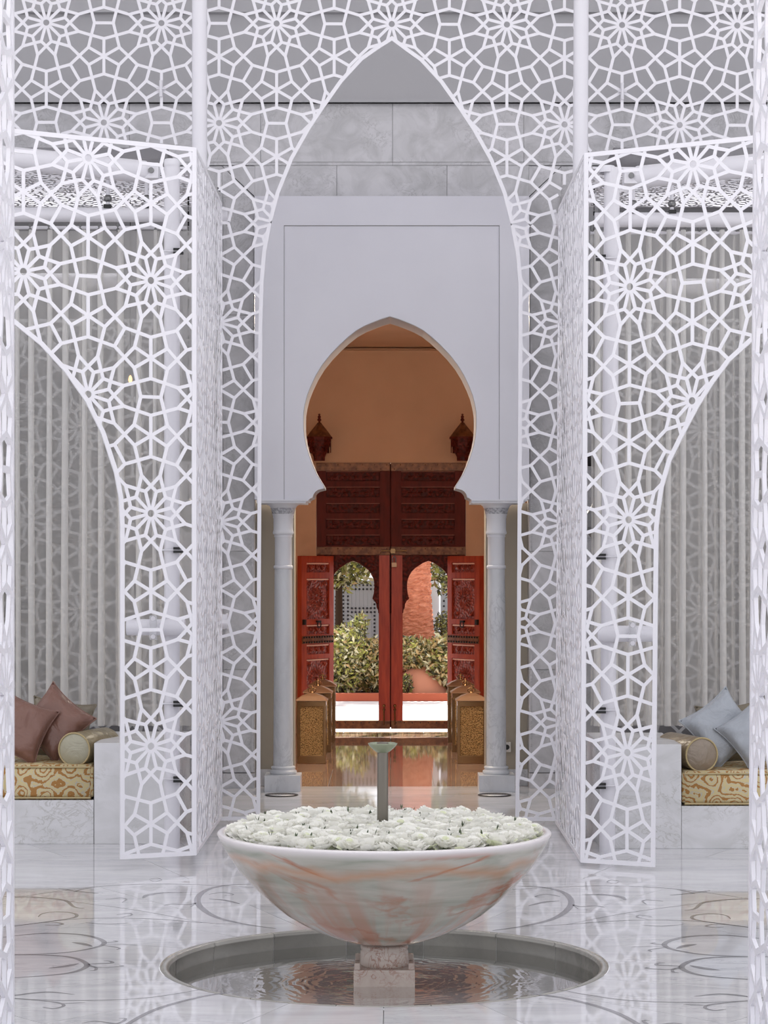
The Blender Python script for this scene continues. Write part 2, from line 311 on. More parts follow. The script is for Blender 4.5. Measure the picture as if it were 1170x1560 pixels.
def lattice(outline, star, strut=0.0205, th=0.007, s=ST, clipd=0.012):
    """outline, star in panel coordinates (a, b); returns MB in (a, b, c) with c = thickness axis"""
    clip = inset(outline, clipd); n = len(clip)
    xs = [p[0] for p in outline]; ys = [p[1] for p in outline]
    segs = {}
    key = lambda p: (round(p[0]*2000), round(p[1]*2000))
    j0 = int((min(ys)-star[1])/(s*0.8660254))-2; j1 = int((max(ys)-star[1])/(s*0.8660254))+2
    hubs = []
    for j in range(j0, j1+1):
        i0 = int((min(xs)-star[0])/s)-2-abs(j % 2); i1 = int((max(xs)-star[0])/s)+2
        for i in range(i0, i1+1):
            cx = star[0]+s*(i+0.5*(j % 2)); cy = star[1]+s*0.8660254*j
            if cx < min(xs)-s or cx > max(xs)+s or cy < min(ys)-s or cy > max(ys)+s: continue
            if inside((cx, cy), clip): hubs.append((cx, cy))
            for a, b in STAR:
                p = (cx+a[0]*s, cy+a[1]*s); q = (cx+b[0]*s, cy+b[1]*s)
                kk = tuple(sorted((key(p), key(q))))
                if kk not in segs: segs[kk] = (p, q)
    nodes = {}; edges = []
    def node(p):
        k = (round(p[0]*400), round(p[1]*400))
        for dx in (0, -1, 1):
            for dy in (0, -1, 1):
                if (k[0]+dx, k[1]+dy) in nodes: return (k[0]+dx, k[1]+dy)
        nodes[k] = [Vector(p), []]; return k
    for p, q in segs.values():
        P, Q = Vector(p), Vector(q); ts = [0.0, 1.0]; r = Q-P
        for i in range(n):
            a = Vector(clip[i]); e = Vector(clip[(i+1) % n])-a; dn = r.x*e.y-r.y*e.x
            if abs(dn) < 1e-12: continue
            w_ = a-P; t_ = (w_.x*e.y-w_.y*e.x)/dn; u_ = (w_.x*r.y-w_.y*r.x)/dn
            if 0 < t_ < 1 and 0 <= u_ <= 1: ts.append(t_)
        ts.sort()
        for t0, t1 in zip(ts, ts[1:]):
            if t1-t0 < 1e-4 or not inside(P+r*((t0+t1)/2), clip): continue
            if (t1-t0)*r.length < 0.004: continue
            a, b = node(P+r*t0), node(P+r*t1)
            if a != b: edges.append((a, b)); nodes[a][1].append(b); nodes[b][1].append(a)
    mb = MB(); h = strut/2; cor = {}
    for k, (p, nb) in nodes.items():
        nb = sorted(set(nb), key=lambda q: math.atan2(*(nodes[q][0]-p).yx)); m_ = len(nb)
        if m_ == 0: continue
        dirs = [(nodes[q][0]-p).normalized() for q in nb]
        if m_ == 1:
            L = Vector((-dirs[0].y, dirs[0].x))*h; cor[(k, nb[0])] = (p+L, p-L); continue
        pts = []
        for i in range(m_):
            d1, d2 = dirs[i], dirs[(i+1) % m_]; ang = (math.atan2(d2.y, d2.x)-math.atan2(d1.y, d1.x)) % (2*PI)
            if m_ == 1 or ang < 1e-3: ang = 2*PI
            hf = ang/2; bis = Vector((d1.x*math.cos(hf)-d1.y*math.sin(hf), d1.x*math.sin(hf)+d1.y*math.cos(hf)))
            ln_ = min(h/max(0.08, math.sin(hf)), h*5); pts.append(p+bis*ln_)
        for i in range(m_): cor[(k, nb[i])] = (pts[i], pts[i-1])          # left, right of outgoing direction
        if m_ > 2:
            vs = [(q.x, q.y, -th/2) for q in pts]+[(q.x, q.y, th/2) for q in pts]
            mb.add(vs, [list(range(m_))[::-1], list(range(m_, 2*m_))])
    done = set()
    for a, b in edges:
        if (a, b) in done or (b, a) in done: continue
        done.add((a, b)); l, r_ = cor[(a, b)]; l2, r2 = cor[(b, a)]
        q = [r_, l2, r2, l]                                               # a-right, b-(left)=right side, b-right=left side, a-left
        vs = [(x.x, x.y, -th/2) for x in q]+[(x.x, x.y, th/2) for x in q]
        mb.add(vs, [(3, 2, 1, 0), (4, 5, 6, 7), (0, 1, 5, 4), (2, 3, 7, 6)])
    ho, hi, t2 = 0.050*s, 0.027*s, th/2+0.0006
    for cx, cy in hubs:
        N_ = 16; vs = []
        for r_, z in ((ho, -t2), (ho, t2), (hi, t2), (hi, -t2)):
            vs += [(cx+r_*math.cos(2*PI*i/N_), cy+r_*math.sin(2*PI*i/N_), z) for i in range(N_)]
        mb.add(vs, [(q*N_+i, q*N_+(i+1) % N_, ((q+1) % 4)*N_+(i+1) % N_, ((q+1) % 4)*N_+i) for q in range(4) for i in range(N_)])
    return mb
def frame_mb(outline, w_=0.026, th=0.018, skip=()):
    inn = inset(outline, w_); n = len(outline); mb = MB()
    for i in range(n):
        if i in skip: continue
        j = (i+1) % n; q = [outline[i], outline[j], inn[j], inn[i]]
        vs = [(x[0], x[1], -th/2) for x in q]+[(x[0], x[1], th/2) for x in q]
        mb.add(vs, [(3, 2, 1, 0), (4, 5, 6, 7), (0, 1, 5, 4), (2, 3, 7, 6), (1, 2, 6, 5), (3, 0, 4, 7)])
    return mb
class Plane:
    def __init__(s, o, A, B):
        s.o = Vector(o); s.A = Vector(A).normalized(); s.B = Vector(B).normalized(); s.Nn = s.A.cross(s.B).normalized()
    def px(s, x, y):                       # panel coordinates of the point seen at photo position x, y
        d = Vector(((x-VX)/FPX, 1, -(y-VY)/FPX)); c = Vector((0, 0, CH))
        t_ = (s.o-c).dot(s.Nn)/d.dot(s.Nn); p = c+d*t_-s.o; return s.co(p)
    def co(s, p):
        ab = s.A.dot(s.B); pa, pb = p.dot(s.A), p.dot(s.B); k = 1-ab*ab; return ((pa-ab*pb)/k, (pb-ab*pa)/k)
    def w(s, a, b, c=0.0): return s.o+s.A*a+s.B*b+s.Nn*c
def screen(name, label, plane, outline, star, strut=0.0200, th=0.007, s=ST, skip=(), fw=0.026, group=None, matl=None):
    # outline is in panel coordinates
    lo = min(outline, key=lambda p: p[1]); base = plane.w(sum(p[0] for p in outline)/len(outline), lo[1])
    root = T(name, base, 0, label, 'screen', group)
    for nm, mb in (('lattice', lattice(outline, star, strut, th, s)), ('frame', frame_mb(outline, fw, th+0.004, skip))):
        mb.v = [tuple(plane.w(*v)) for v in mb.v]; obj(nm, mb, matl or M['steel'], root)
    return root

YF, YN = 15.15, 13.12
# --- far arch screen and its legs
PF = Plane((0, YF, 0), (1, 0, -0.0043), (0, 0, 1))
archL = [(597, 62), (575, 76), (552.5, 92), (522, 125), (494.4, 164), (472, 198), (446.5, 243), (426, 294), (414, 338)]
archR = [(1194-x+ (0 if x > 590 else -2), y+(1 if x < 590 else 0)) for x, y in archL]
top = [(-60, -70), (1250, -70)]
out = top+[(1250, 205), (1172, 211), (893, 234), (852, 299), (848, 344), (archR[-1][0]+.6, 344)] + archR[-2:0:-1] + archL[:-1] + [(413.4, 341), (338, 341), (334, 297), (298, 226), (18, 200), (-60, 193)]
NO = len(out)
# corners: use a clean outline
starF = PF.px(596.8, 36.8)
screen('arch_screen', 'white star lattice screen with the pointed arch, spanning the top of the picture', PF, [PF.px(*p) for p in out], starF, skip=(0, 1, 2, 3, 4, 5, 6, NO-1, NO-2, NO-3, NO-4, NO-5, NO-6))
legL = [(328, 336.5), (414.4, 336.5), (405.5, 383), (401.5, 430), (399.5, 500), (398.5, 700), (397, 950), (396.5, 1250), (328, 1250)]
legR = [(858, 339.5), (777, 339.5), (786, 386), (790, 432), (790, 500), (789, 700), (787.5, 950), (785, 1250.5), (856, 1250.5)]
screen('leg_screen', 'tall narrow lattice leg of the far arch, left of the left column', PF, [PF.px(*p) for p in legL], starF, skip=(0, 8))
screen('leg_screen', 'tall narrow lattice leg of the far arch, right of the right column', PF, [PF.px(*p) for p in legR][::-1], starF, skip=(7, 8))
for x, y in ((245, 135), (948, 139)):
    p = W(x, y, YF-.02); pn = T('fixing_pin', p, 0, 'small white fixing pin on the arch screen, %s of the picture' % ('upper left' if x < 500 else 'upper right'), 'pin')
    obj('pin', MB().tube(p+Vector((0, 0, -.055)), p+Vector((0, 0, .055)), .011, seg=10).tube(p+Vector((-.03, 0, 0)), p+Vector((.03, 0, 0)), .007, seg=8), M['pole'], pn); obj('pin_back', MB().tube(p, p+Vector((0, .06, 0)), .006, seg=8), M['pole'], pn)
# --- splayed screens
XL = WX(298.5, YN)
PL = Plane((XL, YN, 0), (-math.cos(math.radians(30)), -math.sin(math.radians(30)), 0), (0, 0, 1))
curL = [(183, 800), (181, 759), (174, 721), (154, 660), (130, 612), (99, 567.5), (61.5, 526.5), (19, 492), (-12, 468), (-50, 443)]
sp = [PL.px(x, y) for x, y in [(298.5, 1303), (183, 1309)]+curL]
ztL = PL.px(299, 225)[1]
sp += [(sp[-1][0], ztL), (0, ztL)]
screen('splayed_screen', 'big splayed lattice screen on the left, its long leg standing before the left bench', PL, sp, PL.px(229.7, 427.4), skip=(len(sp)-3,))
XR = WX(888, YN)
lean = 0.0052
PR = Plane((WX(885, YN), YN, 0), (math.cos(math.radians(30)), -math.sin(math.radians(30)), 0), (lean, 0, 1))
curR = [(1003, 805), (1006, 776), (1011, 742), (1023, 701), (1040, 667), (1064, 621), (1088, 583), (1112, 551), (1151, 516), (1180, 492), (1212, 470)]
sp = [PR.px(x, y) for x, y in [(885, 1314), (998, 1321)]+curR]
ztR = PR.px(892, 233)[1]
sp += [(sp[-1][0], ztR), (0, ztR)]
screen('splayed_screen', 'big splayed lattice screen on the right, its long leg standing before the right bench', PR, sp, PR.px(959.7, 437), skip=(len(sp)-3,))
# --- side screens running away from the viewer
sy = PL.px(229.7, 427.4)[1]
for sgn, X0, zt, zb, ln_, lab, so in ((-1, XL, ztL, 0.06, 0.0, 'left', sy), (1, WX(885, YN), ztR, 0.02, lean, 'right', PR.px(959.7, 437)[1])):
    P_ = Plane((X0, YN, 0), (0, 1, 0), (ln_, 0, 1))
    screen('side_screen', 'lattice screen seen almost edge-on, joining the %s splayed screen to the far arch' % lab, P_, [(0.01, zb), (YF-YN-0.02, zb), (YF-YN-0.02, zt), (0.01, zt)], (0.62, so), th=0.004)
    Yn = 6.82 if sgn < 0 else 6.95
    Xn = -1.157 if sgn < 0 else 1.118
    P_ = Plane((Xn, Yn, 0), (0, -1, 0), (0.0 if sgn < 0 else 0.006, 0, 1))
    screen('side_screen', 'near %s pier screen, an edge-on white strip along the %s border of the picture' % (lab, lab), P_, [(0, 0.03), (1.95, 0.03), (1.95, 4.15), (0, 4.15)], (0.13, WZ(373 if sgn < 0 else 378, 6.72)), th=0.012)
# --- pier tubes
def tube_thing(name, label, a, b, r, extra=None, group=None):
    root = T(name, a, 0, label, 'tube', group); obj('shaft', MB().tube(a, b, r, seg=24), M['pole'], root); return root
for sgn, pxu, pxl, lab in ((-1, 304, 262, 'left'), (1, 879.5, 925, 'right')):
    Y = 14.5; x = WX(pxu, Y)
    r = tube_thing('upright_tube', 'thick white upright tube crossing the %s part of the far arch screen' % lab, (x, 14.5, 0), (x+ (0 if sgn < 0 else .03), 14.5, 6.6), 11.5/FPX*Y)
    Y = 13.75; x = WX(pxl, Y)
    zt = WZ(246 if sgn < 0 else 256, Y)
    r = tube_thing('upright_tube', 'white upright tube with black clamps behind the %s splayed screen' % lab, (x, Y, 0), (x+(0 if sgn < 0 else .03), Y, zt), 12/FPX*Y)
    obj('tube_cap', MB().lathe([(0.0001, 0.012), (0.045, 0.012), (0.05, 0.0), (0.05, -0.03)], (x, Y, zt), 24), M['pole'], r)
    for py in (383, 838, 1072, 1187):
        z = WZ(py+(10 if sgn > 0 else 0), Y-0.05); mb = MB()
        mb.box(x-sgn*0.045-0.03, x-sgn*0.045+0.03, Y-0.075, Y-0.04, z-0.018, z-0.004); mb.box(x-sgn*0.045-0.03, x-sgn*0.045+0.03, Y-0.075, Y-0.04, z+0.004, z+0.018)
        obj('clamp', mb, M['black'], r)
        obj('clamp_rod', MB().tube((x+sgn*0.07, Y-0.06, z), (x-sgn*0.075, Y-0.06, z), 0.006, seg=8), M['pole'], r)
    # horizontal stub tube
    py = 956 if sgn < 0 else 966
    z = WZ(py, 13.6); xa, xb = (WX(192, 13.62), WX(281, 13.62)) if sgn < 0 else (WX(911, 13.62), WX(995, 13.62))
    h = tube_thing('cross_tube', 'short horizontal white tube with clear bracket behind the %s splayed screen' % lab, (xa, 13.665, z), (xb, 13.665, z), 12.5/FPX*13.6)
    xm = WX(231 if sgn < 0 else 966, 13.5)
    obj('bracket', MB().box(xm-0.022, xm+0.022, 13.58, 13.60, z-0.075, z+0.075, bev=0.004), M['clear'], h)
    for q in (-1, 1): obj('bracket_cap', MB().tube((xm, 13.575, z+q*0.055), (xm, 13.605, z+q*0.055), 0.014, seg=12), M['pole'], h)
    tube_thing('upright_tube', 'upright tube hidden behind the %s side screen' % lab, (WX(318 if sgn < 0 else 871, 15.4), 15.4, 0), (WX(318 if sgn < 0 else 871, 15.4), 15.4, 4.2), .040)
    for py, nm in ((330, 'upper'), (947, 'lower')):
        py += 6 if sgn > 0 else 0; Y = 15.4; z = WZ(py, Y); xa, xb = (WX(312, Y), WX(346, Y)) if sgn < 0 else (WX(844, Y), WX(876, Y))
        s_ = tube_thing('stub_tube', '%s short tube end poking out beside the %s side screen' % (nm, lab), (xa, Y, z), (xb, Y, z), 11.5/FPX*Y)
        xe = xb if sgn < 0 else xa
        obj('end_ring', MB().tube((xe-0.006, Y, z), (xe+0.006, Y, z), 12.8/FPX*Y, seg=24), M['pole'], s_)
# ------------------------------------------------------------ fountain court floor
FX, FY = WX(585.5, 9.88), 9.88
PR_, WATER = 0.955, -0.08
floor = tag(obj('floor', MB().add([(-9, -8, -0.01), (9, -8, -0.01), (9, FY-1.0, -0.01), (-9, FY-1.0, -0.01), (-9, FY+1.0, -0.01), (9, FY+1.0, -0.01), (9, 17.45, -0.01), (-9, 17.45, -0.01), (FX-1.0, FY-1.0, -0.01), (FX-1.0, FY+1.0, -0.01), (FX+1.0, FY-1.0, -0.01), (FX+1.0, FY+1.0, -0.01)], [(0, 1, 2, 3), (4, 5, 6, 7), (3, 8, 9, 4), (10, 2, 5, 11)]), M['joint']), 'polished white marble court floor of big wedge tiles with grey scroll inlay', 'floor', kind='structure')
def ring_tile(r0, r1, a0, a1, z0, z1, gap):
    mb = MB(); seg = max(2, int((a1-a0)/math.radians(3.0))); P0 = []; P1 = []
    for i in range(seg+1):
        for r, L in ((r0, P0), (r1, P1)):
            g = gap/2/r; t = a0+g+(a1-a0-2*g)*i/seg; L.append((FX+r*math.cos(t), FY+r*math.sin(t)))
    poly = P0+P1[::-1]; m_ = len(poly)
    vs = [(x, y, z0) for x, y in poly]+[(x, y, z1) for x, y in poly]
    fs = [(i, (i+1) % m_, m_+(i+1) % m_, m_+i) for i in range(m_)]
    for i in range(seg): fs.append((m_+i, m_+i+1, m_+m_-2-i, m_+m_-1-i)[::1])
    return mb.add(vs, fs)
radii = [0.990, 1.85, 2.9, 4.1, 5.5, 7.42]
for k in range(5):
    nsec = 16 if k < 3 else 32
    for i in range(nsec):
        a0 = -PI/2+2*PI*i/nsec+(PI/nsec if k % 2 else 0)
        o = obj('tile', ring_tile(radii[k]+0.0015, radii[k+1]-0.0015, a0, a0+2*PI/nsec, -0.01, 0.0, 0.003), M['floor'], floor); recalc(o)
# outer field tiles (corners of the court beyond the round field)
for i in range(-5, 5):
    for j in range(-2, 15):
        x0, y0 = i*1.8, -8+j*1.7
        xa, xb, ya, yb = x0+.002, x0+1.798, y0+.002, min(y0+1.698, 17.45)
        near = math.hypot(max(xa-FX, 0, FX-xb), max(ya-FY, 0, FY-yb))
        if near > 7.42 and yb > ya: obj('tile', MB().box(xa, xb, ya, yb, -0.01, 0.0), M['floor'], floor)
# coping round the basin
cop_prof = [(0.990, 0.0), (0.984, 0.0), (0.982, -0.003), (0.978, -0.003), (0.976, 0.0), (PR_+.008, 0.0), (PR_, -0.003), (PR_, -0.010), (PR_-0.006, -0.012), (PR_-0.006, -0.018), (PR_+0.004, -0.022), (PR_+0.004, -0.135)]
basin = T('fountain_basin', (FX, FY, -0.135), 0, 'round sunken stone basin let into the floor under the bowl', 'basin')
for i in range(16):
    a0 = -PI/2+2*PI*i/16+PI/16
    obj('coping_stone', MB().lathe(cop_prof, (FX, FY, 0), 10, a0=a0+0.0016, a1=a0+2*PI/16-0.0016), M['pit'], basin)
mb = MB(); mb.lathe([(0.0001, -0.13), (PR_+0.02, -0.13), (PR_+0.02, -0.14)], (FX, FY, 0), 64); mb.lathe([(0.985, -0.006), (PR_+0.006, -0.026), (PR_+0.006, -0.135)], (FX, FY, 0), 64, smooth=True)
M['pitfloor'] = marble('basin_floor', (0.78, 0.77, 0.77), (0.66, 0.66, 0.65), (0.36, 0.35, 0.34), 0.2, 1.5, (1, 1, 1), 0.4)
obj('basin_floor', mb, M['pitfloor'], basin)
wt = obj('water', MB().lathe([(0.0001, 0), (0.3, 0), (0.6, 0), (PR_+0.003, 0)], (0, 0, 0), 64), M['water'], origin=(0, 0, 0)); wt.location = (FX, FY, WATER)
tag(wt, 'thin sheet of rippling clear water lying in the round basin', 'water')
# inlay scrolls on the tiles (left half traced, mirrored to the right)
def ribbon(mb, pts, w0, w1, z=0.0006):
    P = [FL(*p) for p in pts]; 
    Q = []
    for i in range(len(P)-1):                         # Catmull-Rom
        p0, p1, p2, p3 = P[max(0, i-1)], P[i], P[i+1], P[min(len(P)-1, i+2)]
        for k in range(6):
            t = k/6; Q.append(0.5*((2*p1)+(p2-p0)*t+(2*p0-5*p1+4*p2-p3)*t*t+(3*p1-p0-3*p2+p3)*t**3))
    Q.append(P[-1]); n = len(Q); L = []; R = []
    for i in range(n):
        d = (Q[min(n-1, i+1)]-Q[max(0, i-1)]); d = d.normalized() if d.length > 1e-6 else Vector((1, 0, 0)); nn = Vector((-d.y, d.x, 0)); ww = w0+(w1-w0)*math.sin(PI*i/(n-1))
        L.append((Q[i].x+nn.x*ww, Q[i].y+nn.y*ww, z)); R.append((Q[i].x-nn.x*ww, Q[i].y-nn.y*ww, z))
    mb.add(L+R, [(i, i+1, n+i+1, n+i) for i in range(n-1)])
def zc(*pts): return [(x/2.925, 1250+y/2.925) for x, y in pts]
SC = [(zc((1230,482),(1090,462),(950,425),(880,365),(910,315),(1000,290),(1130,284)), .006, .018),
 (zc((60,345),(300,310),(500,290),(700,283),(900,287),(1150,300)), .003, .006),
 (zc((-40,335),(60,340),(200,345),(290,357),(330,385),(375,392)), .003, .012),
 (zc((170,430),(190,415),(250,407),(325,413),(340,428),(280,442),(60,471),(-40,480)), .003, .009),
 (zc((60,471),(300,442),(500,435),(700,440),(900,455),(1080,464)), .003, .006),
 (zc((-40,530),(60,515),(200,503),(350,508),(440,527),(463,550),(400,572),(250,592),(-40,600)), .005, .014),
 (zc((-40,600),(200,600),(330,613),(388,645),(330,675),(200,692),(-40,706)), .005, .014),
 (zc((385,642),(440,638),(498,635),(490,627),(462,626)), .004, .010), (zc((390,640),(440,655),(545,650),(530,645)), .003, .006), (zc((380,648),(425,655),(425,667),(400,670)), .003, .008),
 (zc((455,545),(520,540),(505,535)), .003, .007), (zc((450,555),(530,568),(520,576)), .003, .007), (zc((463,552),(570,553),(612,556)), .002, .004),
 (zc((320,543),(365,549),(412,562)), .001, .020), (zc((215,659),(290,650),(352,637)), .001, .020),
 (zc((-40,786),(60,780),(150,769),(230,765),(333,776)), .002, .012), (zc((-40,790),(60,793),(300,803),(600,795),(800,770),(935,745)), .003, .005),
 (zc((60,793),(200,805),(270,815),(282,828),(240,838),(190,832)), .003, .008), (zc((282,815),(380,812)), .002, .005),
 (zc((520,950),(570,907),(700,840),(900,785),(1060,764)), .010, .013),
 (zc((365,903),(430,895),(520,905),(560,884),(530,882)), .003, .008),
 (zc((635,347),(660,332),(730,322),(832,322)), .002, .020), (zc((730,379),(770,372),(840,375),(870,368),(850,385)), .003, .008),
 (zc((470,352),(540,345),(562,352),(545,365)), .003, .007), (zc((520,420),(575,413),(585,422),(540,432)), .003, .006), (zc((260,303),(340,315),(440,325)), .003, .010), (zc((330,318),(365,307),(410,300)), .002, .008),
 (zc((190,455),(250,455),(280,462),(240,468),(200,466)), .003, .007), (zc((380,455),(480,462),(570,457)), .002, .007), (zc((665,262),(700,257),(720,265),(690,272),(668,266)), .002, .004),
 (zc((930,330),(990,320),(1040,330),(1000,335)), .003, .006), (zc((930,350),(1000,355),(1070,372)), .002, .014), (zc((60,330),(400,372),(640,405),(900,455)), .002, .003)]
for sgn in (-1, 1):
    mb = MB()
    for pts, a, b in SC: ribbon(mb, pts if sgn < 0 else [(1171-x+(10 if False else 0), y+3) for x, y in pts], a*0.75, b*0.95, 0.0006 if sgn < 0 else 0.0009)
    obj('scroll_inlay', mb, M['inlay'], floor)

# ------------------------------------------------------------ onyx bowl fountain
bowl = T('onyx_bowl', (FX, FY, WATER-0.05), 0, 'huge round bowl of green and pink banded onyx on a square foot', 'fountain bowl')
pr = [(0.06, 0.09), (0.10, 0.094), (0.17, 0.105), (0.235, 0.125), (0.31, 0.155), (0.372, 0.187), (0.44, 0.228), (0.506, 0.28), (0.575, 0.345), (0.64, 0.417), (0.69, 0.489), (0.72, 0.54), (0.735, 0.572), (0.738, 0.580), (0.734, 0.586), (0.712, 0.587), (0.704, 0.581), (0.68, 0.54), (0.60, 0.48), (0.3, 0.46), (0.0001, 0.46)]
bo = MB().lathe([(r, z) for r, z in pr], (0, 0, 0), 96)
o = obj('bowl', bo, M['onyx'], bowl, local=True); o.location = (0, 0, -(WATER-0.05))
nk = [(0.09, 0.10), (0.075, 0.098), (0.075, 0.088), (0.104, 0.085), (0.106, 0.07), (0.102, 0.062), (0.106, 0.056), (0.108, 0.0), (0.100, -0.012), (0.0001, -0.012)]
obj('neck', MB().lathe(nk, (FX, FY, 0.0), 48), M['pedestal'], bowl)
obj('foot', MB().box(FX-0.134, FX+0.134, FY-0.134, FY+0.134, WATER-0.05, -0.008, bev=0.004), M['pedestal'], bowl)
for a, b in ((-1, -1), (1, -1), (-1, 1), (1, 1)): obj('corner_post', MB().box(FX+a*0.118-0.012, FX+a*0.118+0.012, FY+b*0.118-0.012, FY+b*0.118+0.012, -0.008, 0.022, bev=0.003), M['pedestal'], bowl)
obj('spout_nozzle', MB().tube((FX-0.165, FY-0.10, -0.06), (FX-0.13, FY-0.10, -0.06), 0.006, seg=8), M['pipe'], bowl)
jet = T('fountain_jet', (FX-0.006, FY, 0.46), 0, 'slim upright metal pipe with a small flared dish, rising from the roses', 'fountain jet')
jx = WX(583, FY)
jet_s = MB().tube((jx, FY, 0.46), (jx, FY, 0.945), 0.026, 0.0235, seg=24); obj('pipe', jet_s, M['pipe'], jet)
zt = WZ(1132, FY)
obj('dish', MB().lathe([(0.022, zt-0.042), (0.032, zt-0.037), (0.048, zt-0.024), (0.060, zt-0.011), (0.064, zt-0.004), (0.066, zt), (0.060, zt+0.001), (0.045, zt-0.012), (0.012, zt-0.02), (0.0001, zt-0.02)], (jx, FY, 0), 32), M['glassdish'], jet)
obj('nozzle', MB().lathe([(0.006, -0.02), (0.022, -0.008), (0.028, 0.001), (0.02, 0.004), (0.0001, 0.004)], (jx, FY, zt), 16), M['pipe'], jet)
# roses
def rose_mesh(seed):
    rn = random.Random(seed); mb = MB()
    for ring, (n_, r0, h0, lean_, sz) in enumerate([(3, 0.004, 0.030, 0.05, 0.012), (4, 0.010, 0.028, 0.20, 0.015), (5, 0.017, 0.023, 0.40, 0.017), (7, 0.025, 0.016, 0.65, 0.018), (8, 0.034, 0.006, 0.95, 0.018)]):
        for i in range(n_):
            a = 2*PI*(i+0.5*ring)/n_+rn.uniform(-.25, .25); le = lean_+rn.uniform(-.12, .18); s_ = sz*rn.uniform(.85, 1.15)
            ca, sa = math.cos(a), math.sin(a); vs = []
            for v_ in range(4):
                for u_ in range(4):
                    uu = (u_/3-0.5)*2; vv = v_/3
                    wd = s_*(0.55+0.6*math.sin(vv*PI*0.75))*uu*0.85
                    out_ = r0*0.6+s_*1.3*vv*math.sin(le)+ (0.006*vv**3) - 0.35*s_*uu*uu*(0.6+vv*0.3)*(-1 if ring > 3 else 1)*0.5+ rn.uniform(-.0012, .0012)
                    up = h0-0.018+s_*1.5*vv*math.cos(le) - 0.002*uu*uu + rn.uniform(-.0015, .0015)
                    vs.append((out_*ca-wd*sa, out_*sa+wd*ca, up))
            mb.add(vs, [(q*4+p, q*4+p+1, q*4+p+5, q*4+p+4) for q in range(3) for p in range(3)], 1 if ((ring == 4 and rn.random() < .15) or (ring == 0 and seed % 3 == 0)) else 0, True)
    me = bpy.data.meshes.new('white_rose'); me.from_pydata(mb.v, [], mb.f); me.materials.append(M['petal']); me.materials.append(M['petal2'])
    me.polygons.foreach_set('material_index', mb.m); me.polygons.foreach_set('use_smooth', mb.sm); return me
RM = [rose_mesh(i) for i in range(6)]
d = 0.0735; cnt = 0
for j in range(-11, 12):
    for i in range(-11, 12):
        x = d*(i+0.5*(j % 2))+random.uniform(-.008, .008); y = d*0.866*j+random.uniform(-.008, .008); r = math.hypot(x, y)
        if r > 0.668 or math.hypot(FX+x-jx, y) < 0.045 or cnt >= 298: continue
        o = bpy.data.objects.new('white_rose', random.choice(RM)); C.objects.link(o); cnt += 1
        o.location = (FX+x, FY+y, 0.582+0.018*(1-(r/0.67)**2)+random.uniform(-.008, .012)); q = random.uniform(1.0, 1.35); o.scale = (q, q, q*random.uniform(.8, 1.1))
        o.rotation_euler = (random.uniform(-.35, .35), random.uniform(-.35, .35), random.uniform(0, 6.28))
        tag(o, 'creamy white rose head floating among the roses that fill the onyx bowl', 'rose', 'white roses in the onyx bowl')
bed = MB().lathe([(0.0001, 0.566), (0.4, 0.564), (0.69, 0.556), (0.69, 0.54)], (FX, FY, 0), 48)
tag(obj('rose_foliage', bed, M['sprig']), 'dark bed of green leaves under the white roses in the bowl', 'foliage', kind='stuff')
for i in range(60):
    a = random.uniform(0, 6.28); r = 0.66*math.sqrt(random.random()); h = random.uniform(.014, .03)
    mb = MB()
    for q in range(2):
        t_ = random.uniform(0, 6.28); dx, dy = math.cos(t_)*.012, math.sin(t_)*.012
        mb.add([(0, 0, 0), (dx*.5-dy*.35, dy*.5+dx*.35, h*.6), (dx, dy, h*1.2), (dx*.5+dy*.35, dy*.5-dx*.35, h*.6)], [(0, 1, 2, 3)])
    o = obj('rose_leaf', mb, M['sprig'], origin=(0, 0, 0)); o.location = (FX+r*math.cos(a), FY+r*math.sin(a), 0.612); tag(o, 'tiny dark green leaf sticking up between white roses in the bowl', 'leaf', 'leaves between the roses')

# ------------------------------------------------------------ back wall, portal
YB = 17.75
wb = T('wall_back', (0, YB, 0), 0, 'grey marble slab wall behind the lattice, plain grey plaster above', 'wall', kind='structure')
def slab(px0, px1, py0, py1, th=0.10, Y=YB, mt='wallmarble', nm='slab', g=0.003, par=None):
    a = W(px0, py1, Y); b = W(px1, py0, Y); return obj(nm, MB().box(a.x+g/2, b.x-g/2, Y, Y+th, a.z+g/2, b.z-g/2), M[mt], par or wb)
obj('backing', MB().box(-9, WX(388, YB), YB+0.09, YB+0.25, 0, 14), M['walljoint'], wb); obj('backing', MB().box(WX(806, YB), 9, YB+0.09, YB+0.25, 0, 14), M['walljoint'], wb)
obj('backing', MB().box(WX(388, YB), WX(806, YB), YB+0.09, YB+0.25, WZ(330, YB), 14), M['walljoint'], wb)
zu = WZ(158, YB)
obj('upper_wall', MB().box(-9, 9, YB-0.05, YB+0.2, zu, 8.0), M['upper'], wb)
obj('cornice', MB().box(-9, 9, YB-0.06, YB+0.0, zu, zu+0.03), M['upper'], wb)
obj('cornice', MB().box(-9, 9, YB-0.12, YB+0.0, WZ(24, YB), WZ(24, YB)+1.5), M['upper'], wb)
xs = [-1003, -803, -603, -403, -203, -3, 197, 397, 598, 798, 998, 1198, 1398, 1598, 1798]
for a, b in zip(xs, xs[1:]): slab(a, b, 156, 247)
for a, b in zip(xs, xs[1:]):
    slab(a, b, 247, 252, 0.095)
for a, b in ((339, 513), (513, 681), (681, 855)): slab(a+ (49 if a == 339 else 0), b-(49 if b == 855 else 0), 252, 299)
